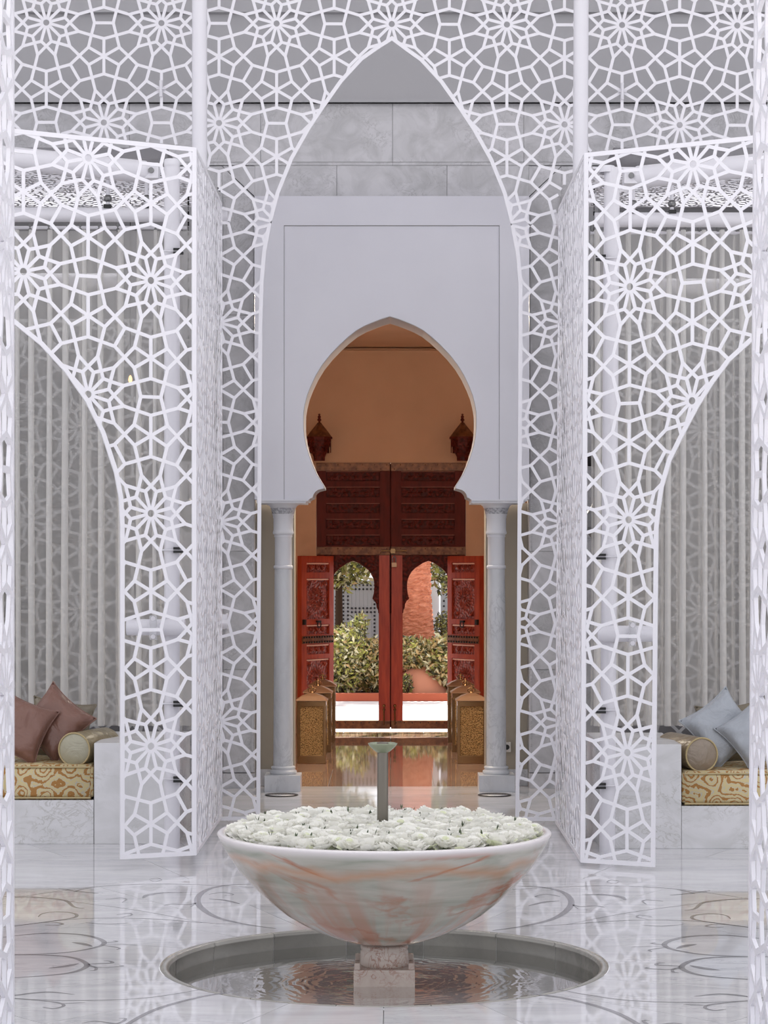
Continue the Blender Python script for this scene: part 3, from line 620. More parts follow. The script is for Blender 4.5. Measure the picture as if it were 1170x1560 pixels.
for sgn in (-1, 1):                                       # mitred corner and upright bands of the architrave round the portal
    cx = 597
    f = lambda x: cx+sgn*(x-cx)*-1 if sgn > 0 else x
    pts = [W(f(339), 253, YB), W(f(388), 253, YB), W(f(388), 299, YB)]; obj('mitre_stone', MB().prism([p+Vector((0, 0, 0)) for p in pts], (0, 0.09, 0)), M['wallmarble'], wb)
    pts = [W(f(339), 254, YB), W(f(387), 300, YB), W(f(339), 300, YB)]; obj('mitre_stone', MB().prism(pts, (0, 0.09, 0)), M['wallmarble'], wb)
    for a, b in ((300, 480), (480, 660), (660, 840), (840, 1020), (1020, 1177)):
        x0, x1 = sorted((f(339), f(388))); slab(x0, x1, a, b)
        x0, x1 = sorted((f(341), f(344))); slab(x0, x1, a, b, 0.02, YB-0.012, nm='moulding'); x0, x1 = sorted((f(383), f(386))); slab(x0, x1, a, b, 0.02, YB-0.012, nm='moulding')
    x0, x1 = sorted((f(339), f(388))); slab(x0, x1, 1178, 1204, 0.12, YB-0.03, nm='plinth_block')
    for k in range(6):
        xa = 339-110*k; xb = xa-110
        for a, b in ((253, 440), (440, 630), (630, 820), (820, 1010), (1010, 1177)):
            x0, x1 = sorted((f(xa), f(xb))); slab(x0, x1, a, b)
        x0, x1 = sorted((f(xa), f(xb))); slab(x0, x1, 1178, 1204, 0.12, YB-0.03, nm='plinth_block')
# portal wall with the pointed horseshoe arch
YP, DP = 17.4, 0.5
portal = T('wall_portal', (0, YP, 2), 0, 'pale lavender plaster portal wall with a pointed horseshoe arch resting on two columns', 'wall', kind='structure')
hsL = [(594, 481.5), (581, 485.5), (568, 490.5), (555, 496), (542.6, 503), (530, 513), (517, 525), (503.5, 539), (491, 554.6), (481, 571), (473, 588), (467.5, 602), (464, 616), (462, 628), (461.6, 640), (461.8, 652), (463, 665), (466, 680), (470.8, 695.6), (475.5, 708.5), (481, 721), (487, 731), (492.8, 740), (493.5, 744), (489, 745), (484, 746.5), (480, 749.5), (477, 754), (476, 758), (473, 759), (471, 761)]
hsR = [(1188-x, y) for x, y in hsL]
pts = [W(x, y, YP) for x, y in [(388, 761), (388, 299), (806, 299), (806, 761)]+hsR[::-1][:-1]+hsL]
n = len(pts)
obj('portal_face', MB().prism(pts, (0, DP, 0)), M['plaster'], portal)
mbf = portal.children[0]; recalc(mbf)
# grey metal lining of the arch soffit
mb = MB(); ring = [W(x, y, YP) for x, y in hsL]; ringR = [W(x, y, YP) for x, y in hsR]
for R_ in (ring, ringR):
    cxm = Vector((W(594, 0, YP).x, 0, WZ(640, YP)))
    for i in range(len(R_)-1):
        a, b = R_[i], R_[i+1]; ia = a+Vector((cxm.x-a.x, 0, cxm.z-a.z))*0.006; ib = b+Vector((cxm.x-b.x, 0, cxm.z-b.z))*0.006
        mb.add([a+Vector((0, .004, 0)), b+Vector((0, .004, 0)), b+Vector((0, DP, 0)), a+Vector((0, DP, 0)), ia+Vector((0, .004, 0)), ib+Vector((0, .004, 0)), ib+Vector((0, DP, 0)), ia+Vector((0, DP, 0))], [(0, 1, 2, 3), (4, 7, 6, 5), (0, 4, 5, 1), (3, 2, 6, 7)])
M['lining'] = mat('grey_arch_lining', (0.42, 0.41, 0.42), 0.35)
obj('arch_lining', mb, M['lining'], portal)
mb = MB()
for x0, x1, y0, y1 in ((388, 432.5, 299, 761), (761, 806, 299, 761), (432.5, 761, 299, 343.5)):
    a = W(x0, y1, YP); b = W(x1, y0, YP); mb.box(a.x, b.x, YP-0.012, YP, a.z, b.z)
obj('border_band', mb, M['plaster'], portal)
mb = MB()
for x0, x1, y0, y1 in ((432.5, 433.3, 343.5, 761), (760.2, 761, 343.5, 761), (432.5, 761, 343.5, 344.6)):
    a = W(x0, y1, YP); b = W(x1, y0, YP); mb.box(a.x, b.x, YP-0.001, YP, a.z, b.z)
obj('painted_groove_shade', mb, M['walljoint'], portal)  # dark strips paint the groove's shade inside the border band
for x0, x1 in ((391, 470), (718, 803)):
    a = W(x0, 766.5, YP); b = W(x1, 761, YP); mb = MB().box(a.x, b.x, YP-0.03, YP+DP, a.z+0.014, b.z, bev=0.003); mb.box(a.x+0.02*(x0 < 500)*0, b.x-0.02, YP-0.02, YP+DP, a.z, a.z+0.014)
    obj('impost_moulding', mb, M['capital'], portal)
for sgn in (-1, 1):
    xi = 0.771; xo = 1.12; c0 = WX(594, 17.95)
    x0, x1 = sorted((c0+sgn*xi, c0+sgn*xo)); obj('jamb_wall', MB().box(x0, x1, 17.95, 18.25, 0, WZ(766, 17.9)), M['jamb'], portal)
    x0, x1 = sorted((c0+sgn*(xi-.004), c0+sgn*xo)); obj('jamb_plinth', MB().box(x0, x1, 17.93, 17.95, 0, 0.13), M['column'], portal)
# columns
def column(cx, lab):
    Yc = 17.56; k = Yc/FPX; root = T('column', (cx, Yc, 0), 0, 'marble column with carved capital carrying the %s side of the portal' % lab, 'column')
    z = lambda y: WZ(y, Yc)
    obj('base_block', MB().box(cx-.141, cx+.141, Yc-.141, Yc+.141, 0, z(1179), bev=0.004), M['column'], root)
    obj('base_moulding', MB().lathe([(0.100, z(1179.2)), (0.105, z(1178)), (0.108, z(1175.5)), (0.105, z(1173.4)), (0.098, z(1172.8)), (0.092, z(1172)), (0.092, z(1170.6)), (0.096, z(1169.8)), (0.096, z(1168)), (0.090, z(1167)), (0.078, z(1166.5)), (0.078, z(1160))], (cx, Yc, 0), 40), M['column'], root)
    obj('shaft', MB().lathe([(0.0785, z(1167)), (0.077, z(1100)), (0.073, z(980)), (0.068, z(868)), (0.068, z(866))], (cx, Yc, 0), 40), M['column'], root)
    obj('shaft_ring', MB().lathe([(0.068, z(867)), (0.075, z(866)), (0.076, z(864)), (0.075, z(862)), (0.068, z(861))], (cx, Yc, 0), 40), M['capital'], root)
    obj('upper_drum', MB().lathe([(0.067, z(862)), (0.067, z(819)), (0.071, z(818)), (0.072, z(816)), (0.068, z(815)), (0.081, z(813.5)), (0.083, z(811.5)), (0.079, z(809)), (0.077, z(807)), (0.077, z(790)), (0.081, z(789)), (0.081, z(786)), (0.086, z(784.5)), (0.086, z(783))], (cx, Yc, 0), 40), M['capital'], root)
    M.setdefault('capcarved', carved('carved_capital', (0.34, 0.34, 0.37), (0.66, 0.66, 0.70), 70))
    obj('carved_band', MB().lathe([(0.086, z(783.2)), (0.098, z(774)), (0.098, z(773.5))], (cx, Yc, 0), 40), M['capcarved'], root)
    obj('capital', MB().lathe([(0.098, z(774)), (0.104, z(773)), (0.107, z(771)), (0.118, z(770)), (0.126, z(768)), (0.138, z(766.6)), (0.139, z(765.4)), (0.0001, z(765.4))], (cx, Yc, 0), 40), M['capital'], root)
for cx, lab in ((WX(431.5, 17.56), 'left'), (WX(756, 17.56), 'right')): column(cx, lab)
for px_, lab in ((429, 'left'), (753.5, 'right')):
    p = FL(px_, 1211.5); root = T('floor_light', p, 0, 'flat round floor light set before the %s column' % lab, 'floor light')
    obj('ring', MB().lathe([(0.105, 0.0), (0.105, 0.006), (0.128, 0.006), (0.13, 0.0)], p, 40), M['iron'], root); obj('lens', MB().lathe([(0.0001, 0.004), (0.105, 0.004), (0.105, 0.0)], p, 40), M['floor'], root)
p = W(772, 1138, 17.945)
sk = T('wall_socket', p, 0, 'small pale wall socket with black round outlet right of the right column', 'socket')
obj('plate', MB().box(p.x-.032, p.x+.032, 17.93, 17.95, p.z-.04, p.z+.04, bev=.003), M['plate'], sk); obj('outlet', MB().tube((p.x, 17.924, p.z), (p.x, 17.935, p.z), .021, seg=16), M['black'], sk)

# ------------------------------------------------------------ hall behind the portal
YD = 23.6
tag(obj('threshold_stone', MB().box(-2.2, 2.2, 17.12, 17.452, -0.009, 0.0008), M['floor'], floor))
hf = tag(obj('floor', MB().box(-2.5, 2.5, 17.45, 23.8, -0.05, -0.006), M['joint']), 'glossy brown marble floor of the hall between portal and red doors', 'floor', kind='structure')
ys = [17.455, 17.87, 19.4, 20.6, 21.9, 23.3, 23.8]
for j in range(6):
    for i in range(-3, 3):
        off = 0.35 if j % 2 else 0.0
        xa = max(-2.5, i*0.85+off); xb = min(2.5, (i+1)*0.85+off)
        if xb-xa > .05: obj('tile', MB().box(xa+.002, xb-.002, ys[j]+.002, ys[j+1]-.002, -0.006, 0.0), M['hallfloor'] if j > 0 else M['floor'], hf)
hw = T('wall_hall', (0, YD, 0), 0, 'tan plaster walls of the hall around the red double doors', 'wall', kind='structure')
a = W(481.5, 1110, YD); b = W(710, 705, YD)
obj('door_wall', MB().box(-2.5, a.x, YD, YD+.35, -0.05, 4.05), M['orange'], hw); obj('door_wall', MB().box(b.x, 2.5, YD, YD+.35, -0.05, 4.05), M['orange'], hw); obj('door_wall', MB().box(a.x, b.x, YD, YD+.35, b.z, 4.05), M['orange'], hw)
obj('side_wall', MB().box(-2.6, -2.5, 18.0, YD+.35, 0, 4.05), M['orange'], hw); obj('side_wall', MB().box(2.5, 2.6, 18.0, YD+.35, 0, 4.05), M['orange'], hw)
zc_ = WZ(533, YD)
obj('coving', MB().box(-2.5, 2.5, YD-.10, YD, zc_, 4.06), M['orange'], hw)
ce = tag(obj('ceiling', MB().box(-2.6, 2.6, 17.9, 23.95, zc_+.02, zc_+.12), M['orange']), 'tan ceiling of the hall seen through the top of the arch', 'ceiling', kind='structure')
for xx in (-.9, .9):  # warm fill lamps added to brighten the hall, out of view above the arch
    ld = bpy.data.lights.new('hall_fill', 'AREA'); lo_ = bpy.data.objects.new('hall_fill', ld); C.objects.link(lo_); ld.shape = 'RECTANGLE'; ld.size = 1.2; ld.size_y = 0.9; ld.energy = 100; ld.color = (1, .88, .72)
    lo_.location = (xx, 18.85, 3.98); lo_.rotation_euler = (math.radians(-22), 0, 0)
# great double door
mat_bead0 = mat('highlight_bead', (0.30, 0.10, 0.07), 0.5)  # lighter red paints the highlight line above each shutter panel
dr = T('door_1', (WX(595, YD), YD, 0), 0, 'towering dark red wooden double door with carved shutters above two open arched wickets', 'door', kind='structure')
def pxbox(mb, x0, x1, y0, y1, Y0, Y1, mi=0, bev=0):
    a = W(x0, y1, YD); b = W(x1, y0, YD); return mb.box(a.x, b.x, Y0, Y1, a.z, b.z, mi, bev)
for side, (xa, xb) in enumerate(((482, 594.3), (595.7, 709.5))):
    x0, x1 = ((496.4, 579) if side == 0 else (611, 693))
    up = obj('door_leaf', pxbox(MB(), xa, xb, 717, 833, YD+.03, YD+.09), M['darkred'], dr)
    rows = [(718.5, 733), (742, 758), (767, 782), (791, 806), (815, 831)]
    mb = MB(); pxbox(mb, xa, x0, 717, 833, YD+.005, YD+.03); pxbox(mb, x1, xb, 717, 833, YD+.005, YD+.03)
    for (a1, b1), (a2, b2) in zip(rows, rows[1:]+[(833, 0)]): pxbox(mb, x0, x1, b1, a2, YD+.005, YD+.03)
    obj('leaf_rails', mb, M['darkred'], dr)
    for a1, b1 in rows:
        p_ = obj('carved_panel', pxbox(MB(), x0+1.5, x1-1.5, a1+1, b1-1, YD+.018, YD+.035, bev=.004), M['darkcarved'], dr)
        mb = MB()
        for q in range(4):
            c_ = W(x0+(x1-x0)*(q+.75)/5.2+ (x1-x0)*.02, (a1+b1)/2, YD+.016); mb.sphere(c_, .024, 8, 6, sc=(1, 1, .45))
        obj('carved_boss', mb, M['darkred'], p_)
        obj('panel_bead', pxbox(MB(), x0+.5, x1-.5, a1-.4, a1+.5, YD-.002, YD+.03), mat_bead0, p_)
obj('backing_board', pxbox(MB(), 483, 708, 706, 934, YD+.095, YD+.10) if False else pxbox(MB(), 590, 600, 706, 1109, YD+.085, YD+.10), M['darkred'], dr)
for y0, y1 in ((705, 717.5), (833, 845.5)):
    for xa, xb in ((482, 594.3), (595.7, 709.5)):
        bnd = obj('studded_band', pxbox(MB(), xa, xb, y0, y1, YD-.008, YD+.09, bev=.003), M['band'], dr)
        mb = MB()
        for q in range(12): mb.sphere(W(xa+5+(xb-xa-10)*q/11, y0+3 if q % 2 else y1-3, YD-.008), .006, 6, 4)
        obj('studs', mb, M['brass'], bnd)['kind'] = 'stuff'
wk = [(537.7, 853.8), (529, 857), (517.7, 864.6), (511, 871), (507.7, 877), (505.2, 884), (504.4, 891), (504.6, 898), (505.4, 904.6), (507.5, 912), (504, 915), (501.5, 920), (500.8, 926), (499, 929), (498.5, 934)]
for side, cxp in enumerate((537.7, 652.7)):
    xa, xb = ((482, 594.3) if side == 0 else (595.7, 709.5)); L = [(cxp-(537.7-x), y) for x, y in wk]; R_ = [(2*cxp-x, y) for x, y in L]
    pts = [(xa, 845.5), (xb, 845.5), (xb, 936)]+[(R_[-1][0], 936)]+R_[::-1][:-1]+L+[(L[-1][0], 936), (xa, 936)]
    p3 = [W(x, y, YD)+Vector((0, .02, 0)) for x, y in pts]
    o = obj('wicket_spandrel', MB().prism(p3, (0, .06, 0)), M['darkcarved'], dr); recalc(o)
    mb = MB(); rr = [W(x, y, YD) for x, y in L[::-1]+R_[1:]]
    for a_, b_ in zip(rr, rr[1:]): mb.tube(a_+Vector((0, .015, 0)), b_+Vector((0, .015, 0)), .006, seg=6)
    obj('arch_bead', mb, M['darkred'], dr)
    for x0, x1 in ((xa, L[-1][0]), (R_[-1][0], xb)):
        obj('stile', pxbox(MB(), x0, x1, 934, 1098, YD+.02, YD+.08), M['red'], dr)
    obj('threshold_band', pxbox(MB(), xa, xb, 1098, 1110.5, YD+.0, YD+.09, bev=.003), M['band'], dr)
    mb = MB(); pxbox(mb, 577.5 if side == 0 else 596.5, 593.5 if side == 0 else 613, 846, 1098, YD+.0, YD+.02); obj('meeting_stile', mb, M['red'], dr)
    mb = MB()
    for q in range(9): mb.sphere(W(xa+8+(xb-xa-16)*q/8, 1101, YD), .007, 6, 4)
    obj('studs', mb, M['iron'], dr)['kind'] = 'stuff'
mb = MB(); pz = lambda x, y, dy=0: W(x, y, YD)+Vector((0, dy, 0))
mb.tube(pz(581, 839, -.03), pz(619, 839, -.03), .009, seg=8); mb.box(pz(598, 0).x-.02, pz(602, 0).x, YD-.045, YD-.008, WZ(843, YD), WZ(836, YD)); obj('draw_bolt', mb, M['brass'], dr)
pdk = MB(); pdk.box(pz(596.6, 0).x, pz(604.4, 0).x, YD-.035, YD-.012, WZ(864, YD), WZ(857, YD), bev=.003); obj('padlock', pdk, M['brassroof'], dr)
mb = MB(); 
for a_, b_ in (((598, 857), (598, 851)), ((598, 851), (600.5, 847)), ((600.5, 847), (603, 851)), ((603, 851), (603, 857))): mb.tube(pz(*a_, -.024), pz(*b_, -.024), .005, seg=6)
obj('padlock_shackle', mb, M['silver'], dr)
for xx in (585, 601.5):
    mb = MB().tube(pz(xx, 1078, -.02), pz(xx, 1104, -.02), .009, seg=8); mb.sphere(pz(xx, 1075, -.02), .017, 10, 8); mb.tube(pz(xx, 1080, -.02), pz(xx, 1082, -.02), .016, seg=10); obj('floor_bolt', mb, M['brass'], dr)
# open wicket leaves
def wicket(side):
    hx = WX(502 if side < 0 else 688, YD-.02); wd = 0.545; ang = math.radians(54)
    root = T('door_%d' % (2 if side < 0 else 3), (hx, YD-.02, 0), 0, 'carved bright red wicket door standing open on the %s of the doorway' % ('left' if side < 0 else 'right'), 'door', kind='structure')
    dx, dy = side*math.cos(ang), -math.sin(ang)
    nx, ny = -side*math.sin(ang)*1.0, -math.cos(ang)      # towards the opening / viewer
    def tr(mb): mb.v = [(hx+v[0]*dx+v[1]*nx, YD-.02+v[0]*dy+v[1]*ny, v[2]) for v in mb.v]; return mb
    Yo = YD-.2; z = lambda y: WZ(y, Yo)
    cols = (.075, wd-.085)
    rows = [(857, 872), (881, 943), (951, 966), (981, 996), (1003, 1064), (1073, 1098)]
    mb = MB().box(0, wd, 0, .035, 0.02, z(847)); mb.box(0, cols[0], .035, .055, .02, z(847)); mb.box(cols[1], wd, .035, .055, .02, z(847))
    prev = 847
    for a_, b_ in rows: mb.box(cols[0], cols[1], .035, .055, z(a_), z(prev)); prev = b_
    mb.box(cols[0], cols[1], .035, .055, .02, z(prev)); obj('leaf_board', tr(mb), M['red'], root)
    for a_, b_ in rows:
        p_ = obj('carved_panel', tr(MB().box(cols[0], cols[1], .034, .040, z(b_), z(a_))), M['carved'], root)
        obj('panel_bead', tr(MB().box(cols[0]+.005, cols[1]-.005, .036, .050, z(a_)-.018, z(a_)-.004, bev=.003)), mat_bead, p_)
        mb = MB(); cx, cz = (cols[0]+cols[1])/2, (z(a_)+z(b_))/2
        if b_-a_ > 40:
            for k in range(20):
                t_ = 2*PI*k/20; r0, r1 = .035, .125
                c1_, s1_ = math.cos(t_), math.sin(t_); w_ = .014
                mb.add([(cx+r0*c1_, .040, cz+r0*s1_), (cx+.8*r1*c1_-w_*s1_, .042, cz+.8*r1*s1_+w_*c1_), (cx+r1*c1_, .042, cz+r1*s1_), (cx+.8*r1*c1_+w_*s1_, .042, cz+.8*r1*s1_-w_*c1_), (cx+.7*r1*c1_, .054, cz+.7*r1*s1_)], [(0, 1, 4), (1, 2, 4), (2, 3, 4), (3, 0, 4)])
            mb.sphere((cx, .044, cz), .022, 10, 8)
            for sx in (-1, 1):
                for sz in (-1, 1): mb.sphere((cx+sx*.13, .042, cz+sz*(z(a_)-z(b_))*.37), .025, 8, 6)
            obj('rosette', tr(mb), M['carved'], p_)
        else:
            for k in range(3): mb.sphere((cols[0]+(cols[1]-cols[0])*(k+1)/4, .043, cz), .026, 8, 6)
            obj('carved_boss', tr(mb), M['carved'], p_)
    bnd = obj('studded_band', tr(MB().box(0.005, wd-.005, .05, .062, z(979.5), z(968))), M['band'], root); mb = MB()
    for k in range(12):
        for zz in (z(970), z(977.5)): mb.sphere((.03+k*(wd-.06)/11, .064, zz), .011, 6, 4)
    obj('studs', tr(mb), M['iron'], bnd)['kind'] = 'stuff'
    mb = MB(); cx = wd*.5
    for k in range(12): mb.tube((cx+.03*math.cos(k*PI/6), .075, z(951)+.03*math.sin(k*PI/6)), (cx+.03*math.cos((k+1)*PI/6), .075, z(951)+.03*math.sin((k+1)*PI/6)), .006, seg=6)
    mb.box(cx-.03, cx+.03, .055, .08, z(948), z(945)); obj('knocker', tr(mb), M['iron'], root)
    mb = MB().box(wd-.045, wd-.01, .055, .085, z(951), z(943), bev=.004); obj('latch', tr(mb), M['iron'], root)
mat_bead = mat('pale_bead', (0.80, 0.48, 0.38), 0.4)
wicket(-1); wicket(1)
# wooden wall lanterns above the doors
def wlantern(px_, lab):
    Yl = 23.35; c = W(px_, 702, Yl); root = T('wall_lantern', (c.x, Yl, c.z), 0, 'dark red wooden pointed lantern on the wall above the %s end of the doors' % lab, 'lantern')
    z = lambda y: WZ(y, Yl); L = lambda pr_, seg=8: MB().lathe(pr_, (c.x, Yl, 0), seg, smooth=False, a0=PI/8, a1=PI/8+2*PI)
    obj('body', L([(.0001, z(702)), (.062, z(702)), (.064, z(696)), (.085, z(690)), (.098, z(688)), (.100, z(682)), (.128, z(680)), (.133, z(668)), (.133, z(667))]), M['darkcarved'], root)
    obj('roof', L([(.146, z(666)), (.146, z(668.5)), (.0001, z(668.5))]), M['darkred'], root)
    obj('roof', L([(.142, z(666)), (.10, z(658)), (.03, z(646)), (.022, z(644)), (.0001, z(644))]), M['band'], root)
    obj('finial', L([(.014, z(645)), (.010, z(642)), (.024, z(640)), (.012, z(637)), (.019, z(635)), (.008, z(633)), (.013, z(631)), (.0001, z(630))], 12), M['darkred'], root)
    for k in range(8):
        t_ = PI/8+k*PI/4+PI/8; mb = MB(); r_ = .128
        mb.box(-.024, .024, -.004, .004, z(690), z(674)); mb.v = [(c.x+math.cos(t_)*(r_*.92+v[1])-math.sin(t_)*v[0], Yl+math.sin(t_)*(r_*.92+v[1])+math.cos(t_)*v[0], v[2]) for v in mb.v]; obj('pane', mb, M['darkcarved'], root)
    obj('wall_arm', MB().box(c.x-.02, c.x+.02, Yl+.05, YD+.01, z(698), z(692)), M['darkred'], root)
wlantern(486.5, 'left'); wlantern(704.5, 'right')
# brass floor lanterns
def flantern(x, Y, lab):
    root = T('brass_lantern', (x, Y, 0), 0, lab, 'lantern', 'brass floor lanterns')
    hw_, ht = .128, .56
    b_ = MB(); s_ = hw_-.012
    b_.box(-hw_, hw_, -hw_, hw_, 0, .075, bev=.006); b_.box(-hw_, hw_, -hw_, hw_, ht-.05, ht, bev=.004)
    for sx in (-1, 1):
        for sy_ in (-1, 1): b_.box(sx*s_-.014, sx*s_+.014, sy_*s_-.014, sy_*s_+.014, .07, ht-.045, bev=.003)
    obj('frame', b_, M['brass'], root, local=True)
    for k in range(4):
        mb = MB(); mb.box(-s_+.012, s_-.012, -hw_+.008, -hw_+.014, .075, ht-.05); R_ = Matrix.Rotation(k*PI/2, 4, 'Z'); mb.v = [tuple(R_ @ Vector(v)) for v in mb.v]; obj('pierced_panel', mb, M['pierced'], root, local=True)
    rf = MB().lathe([(.20, ht), (.20, ht+.008), (.125, ht+.042), (.06, ht+.06), (.03, ht+.066), (.0001, ht+.066)], (0, 0, 0), 4, smooth=False, a0=PI/4, a1=PI/4+2*PI); obj('roof', rf, M['brassroof'], root, local=True)
    fn = MB().lathe([(.022, ht+.06), (.02, ht+.075), (.01, ht+.08), (.014, ht+.09), (.006, ht+.1), (.003, ht+.135), (.0001, ht+.137)], (0, 0, 0), 12); obj('finial', fn, M['brass'], root, local=True)
    rg = MB()
    for k in range(10): a1, a2 = k*PI/5, (k+1)*PI/5; rg.tube((.035*math.cos(a1), 0, ht+.09+.022*math.sin(a1)), (.035*math.cos(a2), 0, ht+.09+.022*math.sin(a2)), .005, seg=6)
    obj('ring', rg, M['brass'], root, local=True)
for sgn, side, c0 in ((-1, 'left', WX(475.5, 20.05)), (1, 'right', WX(718, 20.05))):
    for k, (Y, d_) in enumerate(((20.05, 'nearest'), (21.3, 'middle'), (22.5, 'farthest'))):
        flantern(c0+[0, sgn*-.012, sgn*-.02][k], Y, 'square brass floor lantern with pierced panels, %s of the three on the %s' % (d_, side))
# ------------------------------------------------------------ garden outside
gr = tag(obj('ground', MB().box(-8, 8, 23.8, 40, -0.2, -0.02), M['pavement']), 'sunlit pale pavement outside the doors', 'ground', kind='structure')
kb = W(0, 1060, 29.6)
kerb = T('planter_kerb', (0, 29.7, -.02), 0, 'low red planter kerb between the pavement and the shrubs', 'kerb')
for k in range(8): obj('kerb_block', MB().box(-3.2+k*.8+.004, -2.4+k*.8-.004, 29.6, 29.72, -.02, .085, bev=.01), M['kerb'], kerb)
tag(obj('soil_bed', MB().box(-3.2, 3.2, 29.72, 33, -.02, .06), M['soil']), 'dark soil in the planter behind the red kerb', 'soil', kind='stuff')
def leaves(cx, cy, z0, z1, rx, ry, n_, mats_w, size=.09, seed=1, shape='ball'):
    rn = random.Random(seed); mb = MB()
    for _ in range(n_):
        while True:
            x, y, z = rn.uniform(-1, 1), rn.uniform(-1, 1), rn.uniform(-1, 1)
            if x*x+y*y+z*z < 1 or shape == 'box': break
        c_ = Vector((cx+x*rx, cy+y*ry, (z0+z1)/2+z*(z1-z0)/2)); s_ = size*rn.uniform(.6, 1.2)
        d1 = Vector((rn.uniform(-1, 1), rn.uniform(-1, .4), rn.uniform(-.8, 1))).normalized(); d2 = d1.orthogonal().normalized(); d2.rotate(Matrix.Rotation(rn.uniform(0, 6.28), 3, d1)); nn = d1.cross(d2)
        w_ = s_*.2
        mb.add([c_, c_+d1*s_*.45+d2*w_+nn*s_*.08, c_+d1*s_, c_+d1*s_*.45-d2*w_+nn*s_*.08, c_+d1*s_*.5], [(0, 1, 4), (1, 2, 4), (0, 4, 3), (4, 2, 3)], rn.choices(range(5), mats_w)[0])
    return mb
def shrub(cx, cy, z0, z1, rx, n_, wts, label, seed, size=.09, ry=.4, shape='ball'):
    root = T('shrub', (cx, cy, .0), 0, label, 'shrub', 'shrubs beyond the doors')
    o = obj('foliage', leaves(cx, cy, z0, z1, rx, ry, n_, wts, size, seed, shape), LV, root); o['kind'] = 'stuff'
    st = MB(); rn = random.Random(seed+5)
    for k in range(6):
        x = cx+rn.uniform(-.6, .6)*rx; st.tube((cx+(x-cx)*.4, cy, .04), (x, cy+rn.uniform(-.2, .2), z0+(z1-z0)*rn.uniform(.5, .9)), .012, .006, seg=6)
    obj('stems', st, M['soil'], root)
shrub(-.62, 30.3, .05, .98, .34, 2600, (3, 4, 2, 2, 4), 'bushy pale green shrub seen through the left wicket, its top before the blue gate', 11)
shrub(-.28, 30.45, .05, .80, .34, 2400, (3, 1, 5, 2, 2), 'tan and olive leaved shrub beside the central stile in the left wicket', 12)
shrub(-1.2, 30.5, .05, .9, .4, 1500, (3, 2, 3, 2, 2), 'olive shrub beyond the left edge of the left wicket', 13)
shrub(.30, 30.35, .38, .80, .30, 2000, (3, 1, 5, 2, 3), 'tan leaved shrub at the foot of the salmon trunk', 14)
shrub(.72, 30.25, .10, .84, .30, 2600, (2, 1, 6, 2, 3), 'long leaved tan shrub at the right side of the right wicket', 15, size=.11)
shrub(1.3, 30.5, .05, .9, .4, 1500, (3, 2, 3, 2, 2), 'olive shrub beyond the right edge of the right wicket', 16)
shrub(.20, 29.95, .05, .34, .10, 500, (4, 2, 1, 4, 1), 'small grey green tuft at the red planter kerb', 17, size=.05, ry=.1)
shrub(.82, 31.6, .70, 1.15, .22, 1400, (3, 3, 0, 6, 0), 'dark green bush between the trunk and the small grey gate', 18, size=.05)
shrub(-.42, 31.0, .75, 1.12, .12, 300, (3, 4, 1, 2, 2), 'thin leafy shoot rising before the blue gate', 19, size=.08)
mound = MB().sphere((.42, 30.25, .0), .36, 20, 12, sc=(1, 1, 1.2)); tag(obj('planter_mound', mound, M['salmonwall']), 'rounded salmon coloured planter mound under the shrubs in the right wicket', 'planter')
# palm trunk with leaf-base scales
tk = T('tree_trunk', (WX(638, 31.3), 31.3, 0), 0, 'thick salmon coloured rough palm trunk seen through the right wicket', 'tree')
tx = WX(634, 31.3); mb = MB(); N_ = 40; rings_ = 260; vs = []
for j in range(rings_+1):
    z = j*.0154; rr = .155+.10*math.exp(-(z-.6)/.45 if z > .6 else 0)+.02
    for i in range(N_):
        t_ = 2*PI*i/N_; ph = (z/.075+0.45*math.sin(t_*4+z*7)+0.3*math.sin(t_*9-z*13)+random.uniform(-.10, .10)) % 1.0
        r_ = rr+(.040*ph if ph < .8 else .032*(1-ph)/.2)+random.uniform(-.006, .006); vs.append((tx+r_*math.cos(t_)-.02*(z-1)*0, 31.3+r_*math.sin(t_), z))
mb.add(vs, [(j*N_+i, j*N_+(i+1) % N_, (j+1)*N_+(i+1) % N_, (j+1)*N_+i) for j in range(rings_) for i in range(N_)])
obj('bark', mb, M['trunk'], tk)
fr = MB(); rn = random.Random(3)
for k in range(26):
    a_ = 2*PI*k/26; L_ = rn.uniform(1.2, 1.9); el = rn.uniform(-.1, .9)
    for q in range(18):
        t_ = q/18; c_ = Vector((tx+math.cos(a_)*L_*t_, 31.3+math.sin(a_)*L_*t_, 3.95+el*t_-1.3*t_*t_)); sd_ = Vector((-math.sin(a_), math.cos(a_), -.35))
        for sg in (-1, 1): fr.add([c_, c_+Vector((sd_.x*sg*.3, sd_.y*sg*.3, -.12)), c_+Vector((math.cos(a_)*.06, math.sin(a_)*.06, 0))], [(0, 1, 2)], 0)
obj('fronds', fr, [LV[0]], tk)['kind'] = 'stuff'
# blue-grey studded gates
def gate(x0, x1, Y, z1, n_, label, studs):
    root = T('garden_gate', ((x0+x1)/2, Y, 0), 0, label, 'gate'); w_ = (x1-x0)/n_
    for k in range(n_): obj('board', MB().box(x0+k*w_+.0008, x0+(k+1)*w_-.0008, Y, Y+.05, 0, z1, bev=.004), M['gate'], root)
    mb = MB()
    for x, z in studs: mb.sphere((x, Y-.002, z), .016, 8, 6, sc=(1, 1, 1))
    obj('studs', mb, M['stud'], root)['kind'] = 'stuff'
    obj('backing', MB().box(x0, x1, Y+.045, Y+.06, 0, z1-.01), M['gate'], root)
    obj('rail', MB().box(x0, x1, Y+.05, Y+.08, .3, .42), M['gate'], root); obj('rail', MB().box(x0, x1, Y+.05, Y+.08, z1-.4, z1-.28), M['gate'], root)
Yg = 33.5; gx = lambda p: WX(p, Yg); gz = lambda p: WZ(p, Yg)
st = []
for x in (523, 530): st += [(gx(x), gz(891+5.8*k)) for k in range(17)]
